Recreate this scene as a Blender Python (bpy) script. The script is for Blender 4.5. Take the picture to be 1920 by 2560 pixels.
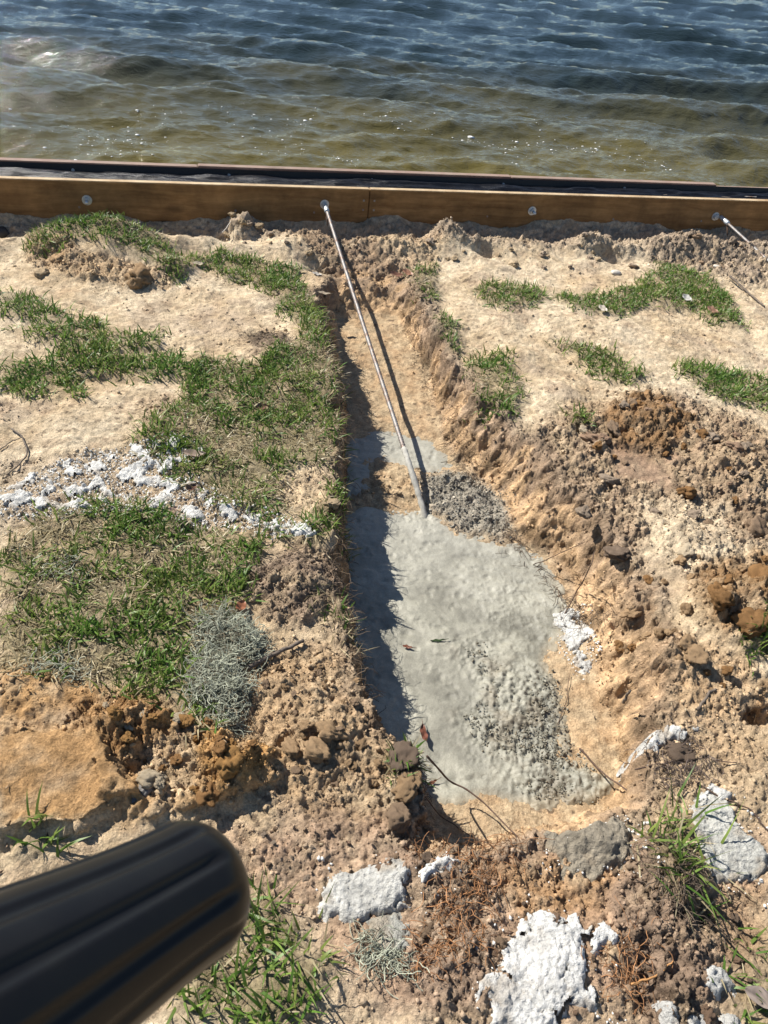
import bpy, math, random
import numpy as np
for o in list(bpy.data.objects): bpy.data.objects.remove(o, do_unlink=True)
scn = bpy.context.scene
COL = scn.collection
rad = math.radians
# ------------------------------------------------------------------ camera, sky, sun, exposure
CAM_H, PITCH, ROLL, FPX = 1.55, rad(40), rad(7.5), 1661.0
SUN_AZ, SUN_EL = rad(-63), rad(45)
_f = np.array([0, math.cos(PITCH), -math.sin(PITCH)]); _r0 = np.array([1., 0, 0]); _u0 = np.array([0, math.sin(PITCH), math.cos(PITCH)])
_r = math.cos(ROLL)*_r0 + math.sin(ROLL)*_u0; _u = -math.sin(ROLL)*_r0 + math.cos(ROLL)*_u0
CPOS = np.array([0, 0, CAM_H])
from mathutils import Matrix, Vector
cam = bpy.data.objects.new('camera', bpy.data.cameras.new('camera')); COL.objects.link(cam)
m = Matrix.Identity(4)
for i in range(3):
    m[i][0] = _r[i]; m[i][1] = _u[i]; m[i][2] = -_f[i]; m[i][3] = CPOS[i]
cam.matrix_world = m
cam.data.sensor_fit = 'VERTICAL'; cam.data.sensor_height = 34.6; cam.data.sensor_width = 25.95; cam.data.lens = 26*FPX/1662.2
cam.data.clip_start = 0.02; cam.data.clip_end = 3000
cam.data.dof.use_dof = True; cam.data.dof.focus_distance = 2.3; cam.data.dof.aperture_fstop = 20
scn.camera = cam
w = bpy.data.worlds.new('World'); scn.world = w; w.use_nodes = True
wn = w.node_tree.nodes; bg = wn['Background']; sky = wn.new('ShaderNodeTexSky')
sky.sky_type = 'NISHITA'; sky.sun_disc = False; sky.sun_elevation = SUN_EL; sky.sun_rotation = SUN_AZ % (2*math.pi)
w.node_tree.links.new(sky.outputs[0], bg.inputs[0]); bg.inputs[1].default_value = 0.065; sky.dust_density = 0.3; sky.ozone_density = 2.5
sl = bpy.data.lights.new('sun', 'SUN'); sl.energy = 5.0; sl.angle = rad(0.53); sl.color = (1, 0.95, 0.87)
so = bpy.data.objects.new('sun', sl); COL.objects.link(so)
sdir = Vector((math.sin(SUN_AZ)*math.cos(SUN_EL), math.cos(SUN_AZ)*math.cos(SUN_EL), math.sin(SUN_EL)))
so.rotation_euler = sdir.to_track_quat('Z', 'Y').to_euler(); so.location = (-3, 3, 6)
vs = scn.view_settings; vs.view_transform = 'Standard'; vs.look = 'None'; vs.gamma = 1; vs.use_curve_mapping = False; vs.exposure = 0.95
rng = np.random.default_rng(7); random.seed(7)

# ------------------------------------------------------------------ pixel -> place (photo seen at 1659 x 2212)
def ray(x, y):
    d = (x-829.5)*_r - (y-1106)*_u + FPX*_f; return d/np.linalg.norm(d)
def P(x, y, z=0.0):
    d = ray(x, y); return CPOS + d*((z-CAM_H)/d[2])
def WP(pts, z=0.0):
    return np.array([P(p[0], p[1], p[2] if len(p) > 2 else z)[:2] for p in pts])
# wall: through the second bolt
WD = np.array([0.9534, 0.3017]); WN = np.array([0.3017, -0.9534])      # along wall, towards land
WB = P(701, 441, 0.11)[:2]
def wall_y(x): return WB[1] + (x-WB[0])*WD[1]/WD[0]
def on_wall(x, y, off=0.0):            # pixel -> (distance along wall, height) on the board's face
    d = ray(x, y); t = ((WB + WN*off - CPOS[:2]) @ WN)/(d[:2] @ WN); p = CPOS + d*t
    return (p[:2]-WB) @ WD, p[2]

# ------------------------------------------------------------------ noise
def _hash(ix, iy, seed):
    h = (ix.astype(np.int64)*374761393 + iy.astype(np.int64)*668265263 + seed*1442695041) & 0xFFFFFFFF
    h = ((h ^ (h >> 13))*1274126177) & 0xFFFFFFFF
    h = ((h ^ (h >> 16))*2246822519) & 0xFFFFFFFF
    return ((h ^ (h >> 15)) & 0xFFFFFF)/float(0x1000000)
def noise(x, y, s=0):
    ix = np.floor(x); iy = np.floor(y); fx = x-ix; fy = y-iy
    ux = fx*fx*fx*(fx*(fx*6-15)+10); uy = fy*fy*fy*(fy*(fy*6-15)+10)
    def g(a, b):
        an = _hash(ix+a, iy+b, s)*6.28318; return np.cos(an)*(fx-a) + np.sin(an)*(fy-b)
    return 1.4*((g(0,0)*(1-ux)+g(1,0)*ux)*(1-uy) + (g(0,1)*(1-ux)+g(1,1)*ux)*uy)
def fbm(x, y, s=0, o=4, gain=.5):
    t = 0; a = 1.; f = 1.
    for i in range(o):
        t = t + a*noise(x*f, y*f, s+i*17); a *= gain; f *= 2.03
    return t
def domes(x, y, s=0, fill=.7):          # rounded crumbs: height 0..1 and a random number per crumb
    ix = np.floor(x); iy = np.floor(y); best = np.zeros_like(x); rid = np.full_like(x, .5)
    for a in (-1, 0, 1):
        for b in (-1, 0, 1):
            cx = ix+a; cy = iy+b; h1 = _hash(cx, cy, s)
            px = cx+.15+.7*_hash(cx, cy, s+1); py = cy+.15+.7*_hash(cx, cy, s+2)
            r = (.30+.42*h1); st = .65+.7*_hash(cx, cy, s+4)
            d2 = (((x-px)*st)**2+((y-py)/st)**2)/(r*r)
            v = np.where(_hash(cx, cy, s+3) < fill, np.sqrt(np.clip(1-d2, 0, 1))*(r/.6), 0)
            k = v > best; best = np.where(k, v, best); rid = np.where(k, _hash(cx, cy, s+5), rid)
    return best, rid
def sstep(a, b, x):
    t = np.clip((x-a)/(b-a), 0, 1); return t*t*(3-2*t)
def sdf(poly, X, Y):                     # positive inside
    n = len(poly); d2 = np.full(X.shape, 1e9); ins = np.zeros(X.shape, bool)
    for i in range(n):
        ax, ay = poly[i]; bx, by = poly[(i+1) % n]; ex = bx-ax; ey = by-ay
        t = np.clip(((X-ax)*ex+(Y-ay)*ey)/(ex*ex+ey*ey+1e-12), 0, 1)
        d2 = np.minimum(d2, (X-ax-t*ex)**2+(Y-ay-t*ey)**2)
        if ay != by:
            c = ((ay > Y) != (by > Y)) & (X < (bx-ax)*(Y-ay)/(by-ay)+ax); ins ^= c
    return np.where(ins, 1, -1)*np.sqrt(d2)
def sdf_box(poly, X, Y, pad):            # the same, only worked out near the polygon
    out = np.full(X.shape, -pad*1.01)
    k = (X > poly[:,0].min()-pad) & (X < poly[:,0].max()+pad) & (Y > poly[:,1].min()-pad) & (Y < poly[:,1].max()+pad)
    if k.any(): out[k] = sdf(poly, X[k], Y[k])
    return out

# ------------------------------------------------------------------ what lies where (outlines on the ground)
ZC = -0.20
TOP = WP([(705,615),(680,640),(695,740),(718,830),(726,920),(717,1010),(729,1100),(722,1200),(733,1300),(757,1390),(765,1480),(818,1555),(908,1632),(902,1700),(893,1770),(880,1835),
          (960,1862),(1080,1850),(1190,1815),(1300,1790),(1400,1720),(1425,1620),(1425,1500),(1440,1400),(1415,1310),(1370,1210),(1295,1110),(1215,1030),(1135,940),(1048,865),(982,775),(935,705),(905,640),(872,575),(800,545),(720,560)])
FLO = WP([(728,690,-.14),(850,690,-.14),(885,760,-.16),(912,800,-.2),(930,880,-.20),(950,950,-.20),(975,1000,-.20),(1070,1090,-.20),(1105,1160,-.20),(1175,1200,-.20),(1225,1270,-.20),(1240,1340,-.20),(1255,1420,-.20),(1280,1500,-.20),(1310,1580,-.20),(1335,1690,-.20),(1280,1745,-.20),(1180,1785,-.20),(1050,1805,-.20),(960,1815,-.20),(915,1800,-.20),
          (912,1720,-.20),(890,1640,-.20),(832,1585,-.20),(785,1500,-.20),(772,1400,-.20),(757,1300,-.20),(752,1200,-.20),(752,1100,-.20),(755,1000,-.20),(752,950,-.20),(745,850,-.18)])
SLAB = WP([(790,1098),(830,1104),(880,1100),(915,1106),(950,1125),(985,1150),(1040,1160),(1080,1180),(1125,1172),(1172,1200),(1215,1262),(1226,1330),(1205,1400),(1185,1440),(1215,1490),(1232,1560),(1228,1620),(1270,1665),(1320,1695),(1280,1728),(1180,1742),(1110,1750),(1050,1728),(960,1738),(915,1715),(880,1690),(840,1640),(780,1560),(730,1400),(715,1200),(735,1120)], ZC)
SLAB2 = WP([(735,955),(790,937),(850,932),(900,940),(950,955),(972,985),(1000,1005),(960,1022),(925,1015),(885,1010),(845,995),(808,990),(800,1010),(790,1060),(740,1075)], ZC)
GRAN = WP([(1000,1400),(1050,1390),(1090,1460),(1180,1450),(1215,1500),(1230,1600),(1310,1690),(1280,1725),(1200,1735),(1140,1720),(1100,1650),(1040,1620),(1010,1560),(1060,1500)], ZC)
GRAN2 = WP([(905,1040),(960,1015),(1040,1050),(1085,1085),(1110,1150),(1080,1175),(1000,1150),(950,1120),(915,1095)], ZC)
# colours (linear albedo)
SAND = np.array([.43,.325,.205]); PALE = np.array([.53,.435,.305]); BROWN = np.array([.25,.175,.115]); GREY = np.array([.27,.21,.155]); DARK = np.array([.085,.062,.045])
ORNG = np.array([.36,.20,.075]); TAN = np.array([.38,.255,.145]); RUST = np.array([.19,.105,.045]); PINK = np.array([.30,.20,.135]); THATCH = np.array([.14,.115,.06]); LIME = np.array([.60,.59,.555])
# outline, colour, feather, colour strength, lumpiness (None = leave)
Z = lambda pts, c, fe, st, lump=None: (WP(pts), c, fe, st, lump)
ZONES = [
 Z([(0,480),(1659,505),(1659,560),(1400,560),(1150,545),(900,545),(600,520),(300,490),(0,500)], GREY, .10, .75, .9),
 Z([(580,490),(760,505),(830,560),(780,590),(700,570),(640,530)], BROWN, .06, .9, 1.),
 Z([(1380,505),(1600,520),(1659,560),(1659,620),(1540,590),(1400,570)], GREY, .08, .9, 1.2),
 Z([(790,530),(900,520),(960,545),(930,600),(840,610),(810,570)], TAN, .06, .5, .9),
 Z([(870,610),(920,600),(985,740),(1010,860),(1100,900),(1120,980),(1060,990),(980,900),(920,770)], GREY, .05, .75, .7),
 Z([(1100,960),(1250,880),(1400,840),(1560,880),(1659,930),(1659,1180),(1500,1190),(1420,1150),(1300,1240),(1180,1120)], BROWN, .12, .8, 1.1),
 Z([(1290,920),(1350,850),(1440,850),(1500,920),(1440,1000),(1330,990)], RUST, .07, .8, 1.2),
 Z([(1310,975),(1460,1000),(1440,1060),(1330,1030)], PINK, .05, .7, .1),
 Z([(1380,1090),(1560,1090),(1640,1160),(1600,1260),(1440,1240),(1390,1180)], PALE, .07, .7, .7),
 Z([(1500,1240),(1659,1200),(1659,1440),(1560,1400),(1490,1330)], RUST, .07, .9, 1.3),
 Z([(1560,1110),(1659,1090),(1659,1200),(1580,1190)], BROWN, .05, .8, 1.),
 Z([(1250,1330),(1400,1350),(1560,1400),(1659,1500),(1659,1650),(1500,1640),(1400,1600),(1300,1500)], TAN, .10, .6, .55),
 Z([(1400,1390),(1560,1400),(1640,1480),(1600,1560),(1480,1540),(1420,1480)], TAN, .06, .5, .7),
 Z([(1150,1080),(1230,1060),(1340,1180),(1330,1290),(1230,1210)], GREY, .05, .8, .9),
 Z([(1200,1190),(1260,1200),(1320,1300),(1300,1370),(1240,1300)], np.array([.50,.44,.36]), .04, .55, .5),
 Z([(1240,1480),(1340,1500),(1410,1600),(1390,1690),(1320,1650),(1260,1560)], ORNG*.75+TAN*.45, .05, .6, .04),
 Z([(1640,1480),(1659,1470),(1659,1560),(1630,1550)], RUST, .04, .9, 1.),
 Z([(1300,1620),(1659,1600),(1659,1800),(1400,1790)], TAN*.8, .10, .6, .6),
 Z([(880,1840),(1300,1780),(1659,1800),(1659,2212),(860,2212),(700,2100),(680,1960)], PINK*1.1, .12, .9, .45),
 Z([(860,1860),(1000,1850),(1060,1900),(1010,1980),(900,1990)], DARK*2.2, .06, .8, .9),
 Z([(1350,1850),(1500,1860),(1540,1960),(1500,2212),(1370,2180),(1330,2000)], DARK*2.0, .07, .8, 1.),
 Z([(900,2000),(1050,2010),(1090,2120),(1040,2212),(900,2212),(870,2100)], DARK*2.6, .07, .7, .9),
 Z([(1060,1870),(1250,1840),(1330,1900),(1300,2000),(1120,1980)], ORNG*.9, .06, .55, .8),
 Z([(1500,1920),(1659,1890),(1659,2040),(1560,2060)], TAN*.7, .06, .6, .6),
 Z([(520,1250),(640,1180),(740,1200),(755,1290),(660,1340),(560,1330)], DARK*2.2, .05, .9, 1.),
 Z([(590,1030),(700,1015),(735,1080),(720,1150),(650,1110),(600,1080)], SAND, .05, .8, .7),
 Z([(540,1420),(720,1380),(800,1520),(900,1640),(890,1800),(700,1800),(560,1700),(500,1560)], TAN*.88, .08, .8, .75),
 Z([(480,1780),(880,1740),(900,1860),(800,2000),(540,1980),(500,1880)], PINK, .10, .8, .55),
 Z([(690,1760),(760,1740),(780,1800),(700,1830)], DARK*2.5, .06, .6, .7),
 Z([(0,1450),(110,1450),(210,1500),(350,1500),(420,1590),(600,1640),(590,1700),(450,1745),(280,1770),(0,1810)], ORNG, .05, .8, .35),
 Z([(150,1520),(370,1530),(400,1640),(300,1690),(210,1600)], RUST*1.3, .05, .7, 1.2),
 Z([(330,1600),(500,1590),(600,1640),(590,1690),(450,1740),(340,1700)], ORNG, .05, .6, 1.3),
 Z([(300,1640),(420,1600),(440,1720),(330,1760)], PALE*.9, .04, .6, 1.),
 Z([(0,1600),(180,1600),(240,1640),(300,1740),(200,1780),(0,1790)], TAN*.35+ORNG*.52, .05, .85, .05),
 Z([(60,520),(200,580),(330,600),(400,600),(360,630),(180,610),(60,570)], TAN*.9, .04, .6, 1.),
 Z([(330,700),(460,660),(560,690),(500,730),(380,720)], GREY*1.3, .08, .5, .2),
 Z([(300,860),(400,860),(420,960),(320,980)], BROWN*1.2, .06, .5, .6),
 Z([(530,725),(610,720),(640,760),(560,770)], DARK*1.6, .03, .9, .6),
 Z([(0,1000),(330,960),(480,1080),(660,1150),(640,1170),(420,1130),(180,1110),(0,1150)], GREY, .06, .5, .5),
]
GRASS = {   # name key: (outlines, density, straw share)
 'lawn': ([[(430,770),(520,795),(600,765),(680,745),(722,800),(742,900),(738,1000),(650,1008),(600,1040),(612,1120),(540,1112),(470,1100),(400,1040),(330,1000),(280,960),(330,905),(400,860),(390,800)],
           [(600,600),(640,610),(700,700),(735,830),(700,790),(640,720),(605,680)],
           [(0,1190),(110,1130),(190,1085),(300,1100),(420,1140),(560,1160),(545,1250),(505,1340),(430,1350),(400,1460),(480,1560),(490,1610),(440,1600),(370,1530),(230,1490),(140,1480),(0,1450)],
           [(560,1140),(640,1150),(690,1100),(740,1010),(752,1080),(735,1180),(650,1185)],
           [(690,1290),(745,1290),(775,1400),(745,1380)]], 1.0, .55),
 'mound': ([[(70,520),(150,492),(260,500),(340,540),(410,585),(385,615),(300,585),(200,560),(110,565),(60,560)]], .85, .45),
 'bridge': ([[(400,570),(480,552),(560,562),(640,580),(655,640),(620,650),(560,620),(500,600)]], .9, .3),
 'west': ([[(0,640),(60,645),(140,680),(150,712),(60,705),(0,685)], [(20,715),(110,722),(190,690),(260,725),(345,715),(345,752),(200,775),(120,762)]], .6, .15),
 'west2': ([[(0,780),(90,785),(160,760),(300,770),(400,770),(420,815),(300,820),(180,812),(120,850),(60,862),(0,842)]], .75, .15),
 'tuft_sand': ([[(105,840),(180,840),(188,868),(105,872)]], .6, .1),
 'east_strip': ([[(1010,625),(1080,622),(1160,628),(1185,650),(1100,675),(1050,660)]], .7, .25),
 'east_hook': ([[(1190,640),(1300,645),(1400,605),(1420,572),(1530,595),(1590,660),(1600,712),(1540,695),(1480,670),(1400,660),(1330,692),(1230,672)]], .72, .3),
 'east_small': ([[(1205,742),(1270,750),(1330,780),(1395,812),(1365,835),(1300,815),(1250,785)]], .65, .12),
 'east_edge': ([[(1450,780),(1540,790),(1700,830),(1700,885),(1560,865),(1480,822)]], .75, .25),
 'bank_top': ([[(885,590),(940,580),(942,650),(905,645)]], .7, .5),
 'bank_mid': ([[(940,680),(985,700),(990,770),(950,730)], [(1010,790),(1085,755),(1130,870),(1100,905),(1040,885)]], .75, .5),
 'tuft_pit': ([[(1215,905),(1265,905),(1275,940),(1230,940)]], .7, .1),
 'clump_cement': ([[(1425,1790),(1500,1750),(1535,1860),(1510,1950),(1440,1960),(1400,1880)]], .8, .3),
 'clump_corner': ([[(1590,2060),(1659,2010),(1700,2100),(1700,2260),(1600,2230),(1560,2170)]], .6, .3),
 'clump_handle': ([[(480,1960),(560,1930),(650,2010),(700,2100),(680,2180),(600,2240),(440,2230),(380,2180)]], 1.1, .2),
 'tuft_slab': ([[(50,1800),(115,1790),(120,1840),(55,1850)]], 1.2, .1),
 'tuft_brink': ([[(830,1630),(900,1620),(915,1660),(850,1690)]], 2.2, .4),
 'tuft_rust': ([[(1585,1385),(1635,1380),(1640,1430),(1590,1435)]], .9, .1),
}
GPOLY = {k: [WP(p) for p in v[0]] for k, v in GRASS.items()}
# mounds and hollows: pixel, radius across, radius along view, height
MOUNDS = [(P(x, y)[:2], rx, ry, h) for x, y, rx, ry, h in [
 (230,565,.40,.20,.10),(520,500,.12,.10,.13),(640,520,.25,.12,.06),(960,530,.12,.1,.09),(1080,520,.2,.10,.06),(1250,540,.2,.1,.06),(1480,545,.30,.14,.10),(700,575,.12,.07,-.09),(860,580,.08,.05,-.05),(1050,555,.09,.05,-.05),(1320,560,.1,.05,-.07),
 (1400,930,.22,.2,.09),(1560,1020,.25,.2,.07),(1500,1180,.2,.15,.05),(1600,1340,.18,.16,.10),(1440,1430,.10,.10,.05),(1200,860,.2,.3,.03),
 (650,1260,.10,.09,.05),(690,1600,.12,.12,.05),(640,1500,.10,.1,.03),(330,1590,.16,.07,.035),(500,1670,.14,.07,.045),(80,1500,.2,.06,.03),
 (930,1900,.12,.08,.03),(1270,1810,.10,.07,.05),(1430,1900,.09,.09,.05),(1450,2050,.12,.12,.05),(1380,2110,.05,.06,-.04),(980,2110,.1,.1,.03),(870,1680,.05,.07,.03),
 (200,660,.25,.2,-.02),(500,660,.3,.2,.02),(150,900,.3,.2,.025),(1300,700,.4,.2,.02),(1120,780,.1,.1,.03),(1650,1540,.06,.05,-.07)]]
SLABEDGE = WP([(0,1600),(60,1580),(110,1590),(190,1590),(250,1640),(310,1740),(180,1800),(0,1830),(-200,1840),(-200,1640)])
BLOCK = WP([(180,1560),(300,1540),(420,1590),(600,1630),(605,1680),(470,1745),(330,1775),(240,1740),(200,1640)])

def floor_z(Y): return np.interp(Y, [0, 2.45, 2.9, 3.4, 3.8], [-.20, -.20, -.185, -.15, -.10])
def terrain(X, Y, want_colour=True, fine=True):
    X = np.asarray(X, float); Y = np.asarray(Y, float)
    wx = X + .022*fbm(X*9, Y*9, 3, 3) + .006*noise(X*60, Y*60, 5); wy = Y + .022*fbm(X*9+40, Y*9, 4, 3) + .006*noise(X*60, Y*60+9, 6)
    lump = np.full(X.shape, .17) + .12*np.clip(fbm(X*3, Y*3, 8, 2), -1, 1)
    lump = np.clip(lump, .03, 1.3)
    n1 = fbm(X*2.2, Y*2.2, 11, 4); n2 = fbm(X*14, Y*14, 12, 4)
    c = SAND + (PALE-SAND)*np.clip(.5+.7*n1+.35*n2, 0, 1)[..., None]
    c = c*(1 + .0*n2[..., None])
    patch = sstep(.25, .6, fbm(X*4+7, Y*4, 14, 4)); c = c + (GREY*1.1-c)*(patch*.5)[..., None]; p2 = sstep(.15, .55, fbm(X*11+3, Y*13, 15, 5, .6)); c = c + (BROWN*1.3-c)*(p2*.38)[..., None]; lump = lump + .35*p2*patch
    for poly, col, fe, st, lu in ZONES:
        d = sdf_box(poly, wx, wy, fe+.02); a = sstep(-fe*.5, fe*.5, d)
        if not (a > 0).any(): continue
        a2 = a*st*np.clip(.85+.6*n2, 0, 1); c = c + (col-c)*a2[..., None]
        if lu is not None: lump = lump + (lu-lump)*a
    g = np.zeros(X.shape)
    for k, polys in GPOLY.items():
        for poly in polys:
            d = sdf_box(poly, wx, wy, .06); g = np.maximum(g, sstep(-.03, .03, d)*min(1, GRASS[k][1]+.1))
    gg = g*np.clip(.75+.6*n2+.3*n1, 0, 1); c = c + (THATCH-c)*(gg*.85)[..., None]
    # base height
    z = .022*fbm(X*1.6, Y*1.6, 21, 3) + .012*fbm(X*5, Y*5, 22, 3)
    for (cx, cy), rx, ry, h in MOUNDS:
        q = ((wx-cx)/rx)**2 + ((wy-cy)/ry)**2; z = z + h*np.exp(-q*1.6)
    dw = wall_y(X) - Y                                                  # distance in front of the boards: soil banked against them
    z = z + .05*np.exp(-np.clip(dw, 0, 9)/.10)*(.55+.9*fbm(X*2.6, Y*.5, 31, 3)) - .055*np.exp(-((dw-.16)/.10)**2)*(1+fbm(X*3, Y*3, 33, 2)) + .042*np.exp(-((dw-.38)/.10)**2)*(1+.9*fbm(X*3.2, Y*3, 34, 3))
    for poly, h, fe in ((SLABEDGE, .035, .012), (BLOCK, .03, .02)):
        d = sdf_box(poly, wx, wy, .1); z = z + h*sstep(-fe, fe, d)
    z = z + .02*g
    # trench
    dT = sdf_box(TOP, wx+.03*fbm(X*7, Y*7, 44, 3), wy, .5); dF = sdf_box(FLO, wx*.5+X*.5, wy*.5+Y*.5, .6)
    t = np.clip(dT/(np.maximum(dT, 0)+np.maximum(-dF, 0)+1e-6), 0, 1); t = np.where(dF > 0, 1, np.where(dT <= 0, 0, t))
    tj = np.clip(t + .22*fbm(X*11, Y*11, 43, 3)*np.clip(4*t*(1-t), 0, 1), 0, 1); prof = np.where(t <= 0, 0, .55*tj + .45*sstep(.0, .9, tj))
    ds = np.maximum(sdf_box(SLAB, X, Y, .3), sdf_box(SLAB2, X, Y, .3))
    ds = ds + .006*fbm(X*16, Y*16, 41, 3)
    fz = floor_z(Y) + np.clip(-ds*.22, -.06, .014) + .006*fbm(X*9, Y*9, 42, 3)
    z = z*(1-prof) + prof*fz
    bank = sstep(.02, .15, t)*(1-sstep(.80, 1., t))
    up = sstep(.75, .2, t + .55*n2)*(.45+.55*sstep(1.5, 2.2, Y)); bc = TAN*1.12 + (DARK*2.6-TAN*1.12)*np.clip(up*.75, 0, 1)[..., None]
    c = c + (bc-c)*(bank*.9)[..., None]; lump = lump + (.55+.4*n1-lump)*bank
    inn = sstep(.85, 1., t); fc = SAND*.97 + (TAN*.9-SAND*.97)*np.clip(.4+n2, 0, 1)[..., None]
    gr2 = sstep(-.04, .04, sdf_box(GRAN2, wx, wy, .06)); fc = fc + (np.array([.26,.24,.20])-fc)*gr2[..., None]
    c = c + (fc-c)*(inn*.85)[..., None]
    ridge = np.exp(-((Y-2.25-.3*(X-.1))/.10)**2); floorlump = .14 + .35*ridge + .55*gr2
    lump = lump + (floorlump-lump)*inn
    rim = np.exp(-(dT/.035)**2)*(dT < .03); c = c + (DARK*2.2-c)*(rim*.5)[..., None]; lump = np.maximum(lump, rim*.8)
    if fine:
        ex = X + .02*noise(X*20, Y*20, 51) + .007*noise(X*80, Y*80, 52); ey = Y + .02*noise(X*20+5, Y*20, 53) + .007*noise(X*80+7, Y*80, 54)
        d1, r1 = domes(ex*10, ey*10, 61, .55); d2, r2 = domes(ex*26, ey*26, 62, .7); d3, r3 = domes(ex*60, ey*60, 63, .75); d4, r4 = domes(ex*125, ey*125, 64, .6)
        L = np.clip(lump, 0, 1.4); big = np.clip((L-.45)*1.6, 0, 1)
        rz = np.abs(fbm(X*17, Y*17, 67, 4, .6)); z = z + big*.016*d1*(r1 > .35) + L*(.0075*d2*(r2 > .3)*np.clip(.4+L, 0, 1) + (.0032*d3)) + (.0012+.002*L)*d4 + L*(.013*fbm(X*26, Y*26, 66, 5, .68) - .016*np.clip(.16-rz, 0, 1)*2) + (.0022+.004*L)*fbm(X*55, Y*55, 65, 3, .7)
        tint = 1 + L*(.34*(r2-.5)*(d2 > 0) + .40*(r3-.5)*(d3 > 0)) + .22*(r4-.5)*(d4 > .2) + .10*n2
        c = c*np.clip(tint, .5, 1.6)[..., None]
        # dark specks of humus and charcoal in the pale sand
        sp, rs = domes(X*70+3, Y*70, 71, .07); dens = sstep(-.2, .5, fbm(X*3, Y*3, 72, 3))
        c = c + (DARK-c)*(.75*(sp > .35)*dens*(L < .6))[..., None]
    return z, np.clip(c, .01, .9), lump, g

# ------------------------------------------------------------------ mesh helpers
def mesh_np(name, V, F, colour=None, smooth=True):
    me = bpy.data.meshes.new(name); V = np.ascontiguousarray(V, np.float32); F = np.ascontiguousarray(F, np.int32); k = F.shape[1]
    me.vertices.add(len(V)); me.vertices.foreach_set('co', V.ravel())
    me.loops.add(F.size); me.loops.foreach_set('vertex_index', F.ravel())
    me.polygons.add(len(F)); me.polygons.foreach_set('loop_start', np.arange(0, F.size, k, dtype=np.int32)); me.polygons.foreach_set('loop_total', np.full(len(F), k, np.int32))
    me.update(calc_edges=True)
    if smooth: me.polygons.foreach_set('use_smooth', np.ones(len(F), bool))
    if colour is not None:
        a = me.attributes.new('Col', 'FLOAT_COLOR', 'POINT'); cc = np.ones((len(V), 4), np.float32); cc[:, :3] = colour; a.data.foreach_set('color', cc.ravel())
    return me
def link(name, me, mat, parent=None, label=None, cat=None, group=None, kind=None):
    o = bpy.data.objects.new(name, me); COL.objects.link(o)
    if mat is not None and me is not None and len(me.materials) == 0: me.materials.append(mat)
    if parent: o.parent = parent
    for k, v in (('label', label), ('category', cat), ('group', group), ('kind', kind)):
        if v: o[k] = v
    return o
def grid_faces(nr, nc):
    i = np.arange(nr*nc).reshape(nr, nc); return np.stack([i[:-1,:-1], i[:-1,1:], i[1:,1:], i[1:,:-1]], -1).reshape(-1, 4)
def compact(V, F, C=None):
    u = np.unique(F); mp = np.zeros(len(V), np.int64); mp[u] = np.arange(len(u)); return V[u], mp[F], (C[u] if C is not None else None)
def ico(sub=1):
    import bmesh
    bm = bmesh.new(); bmesh.ops.create_icosphere(bm, subdivisions=sub, radius=1); bm.verts.ensure_lookup_table()
    V = np.array([v.co[:] for v in bm.verts]); F = np.array([[v.index for v in f.verts] for f in bm.faces]); bm.free(); return V, F
def n3(V, s, f):   # cheap 3D-ish noise
    return (noise(V[:,0]*f+11*s, V[:,1]*f, s)+noise(V[:,1]*f+5, V[:,2]*f+3*s, s+1)+noise(V[:,2]*f, V[:,0]*f+7, s+2))/2
def rock(sub, s, amp=.35):
    V, F = ico(sub); d = 1+amp*n3(V, s, 1.1)+amp*.5*n3(V, s+9, 2.6)
    if sub >= 3: d = d + amp*.30*n3(V, s+19, 5.5) - amp*.32*np.abs(n3(V, s+29, 3.3)) + amp*.22*n3(V, s+39, 11)
    return V*d[:, None]*np.array([1, .85, .72]), F
def tube(pts, rads, n=6, caps=True):
    pts = np.array(pts, float); m_ = len(pts); rads = np.broadcast_to(np.array(rads, float), (m_,))
    T = np.gradient(pts, axis=0); T /= np.linalg.norm(T, axis=1)[:, None]+1e-9
    up = np.array([0, 0, 1.]) if abs(T[0][2]) < .9 else np.array([1., 0, 0]); V = []
    a = np.cross(T[0], up); a /= np.linalg.norm(a)
    for i in range(m_):
        a = a - T[i]*(a@T[i]); a /= np.linalg.norm(a); b = np.cross(T[i], a)
        for k in range(n):
            an = 2*math.pi*k/n; V.append(pts[i]+rads[i]*(math.cos(an)*a+math.sin(an)*b))
    F = [[i*n+k, i*n+(k+1) % n, (i+1)*n+(k+1) % n, (i+1)*n+k] for i in range(m_-1) for k in range(n)]
    if caps:
        V.append(pts[0]); V.append(pts[-1]); A = m_*n
        for k in range(0, n):
            F.append([A, (k+1) % n, k, k]); F.append([A+1, (m_-1)*n+k, (m_-1)*n+(k+1) % n, (m_-1)*n+(k+1) % n])
    return np.array(V), F
def pymesh(name, V, F, smooth=True, colour=None):
    me = bpy.data.meshes.new(name); me.from_pydata([tuple(v) for v in V], [], [tuple(dict.fromkeys(int(i) for i in f)) for f in F]); me.update()
    if smooth: me.polygons.foreach_set('use_smooth', np.ones(len(me.polygons), bool))
    if colour is not None:
        a = me.attributes.new('Col', 'FLOAT_COLOR', 'POINT'); cc = np.ones((len(V), 4), np.float32); cc[:, :3] = colour; a.data.foreach_set('color', cc.ravel())
    return me
def box_mesh(name, x0, x1, y0, y1, z0, z1, bev=.002):
    import bmesh
    bm = bmesh.new(); bmesh.ops.create_cube(bm, size=1)
    for v in bm.verts: v.co = ((x0+x1)/2+v.co.x*(x1-x0), (y0+y1)/2+v.co.y*(y1-y0), (z0+z1)/2+v.co.z*(z1-z0))
    bmesh.ops.bevel(bm, geom=bm.edges[:], offset=bev, segments=2, affect='EDGES')
    me = bpy.data.meshes.new(name); bm.to_mesh(me); bm.free(); return me

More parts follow.
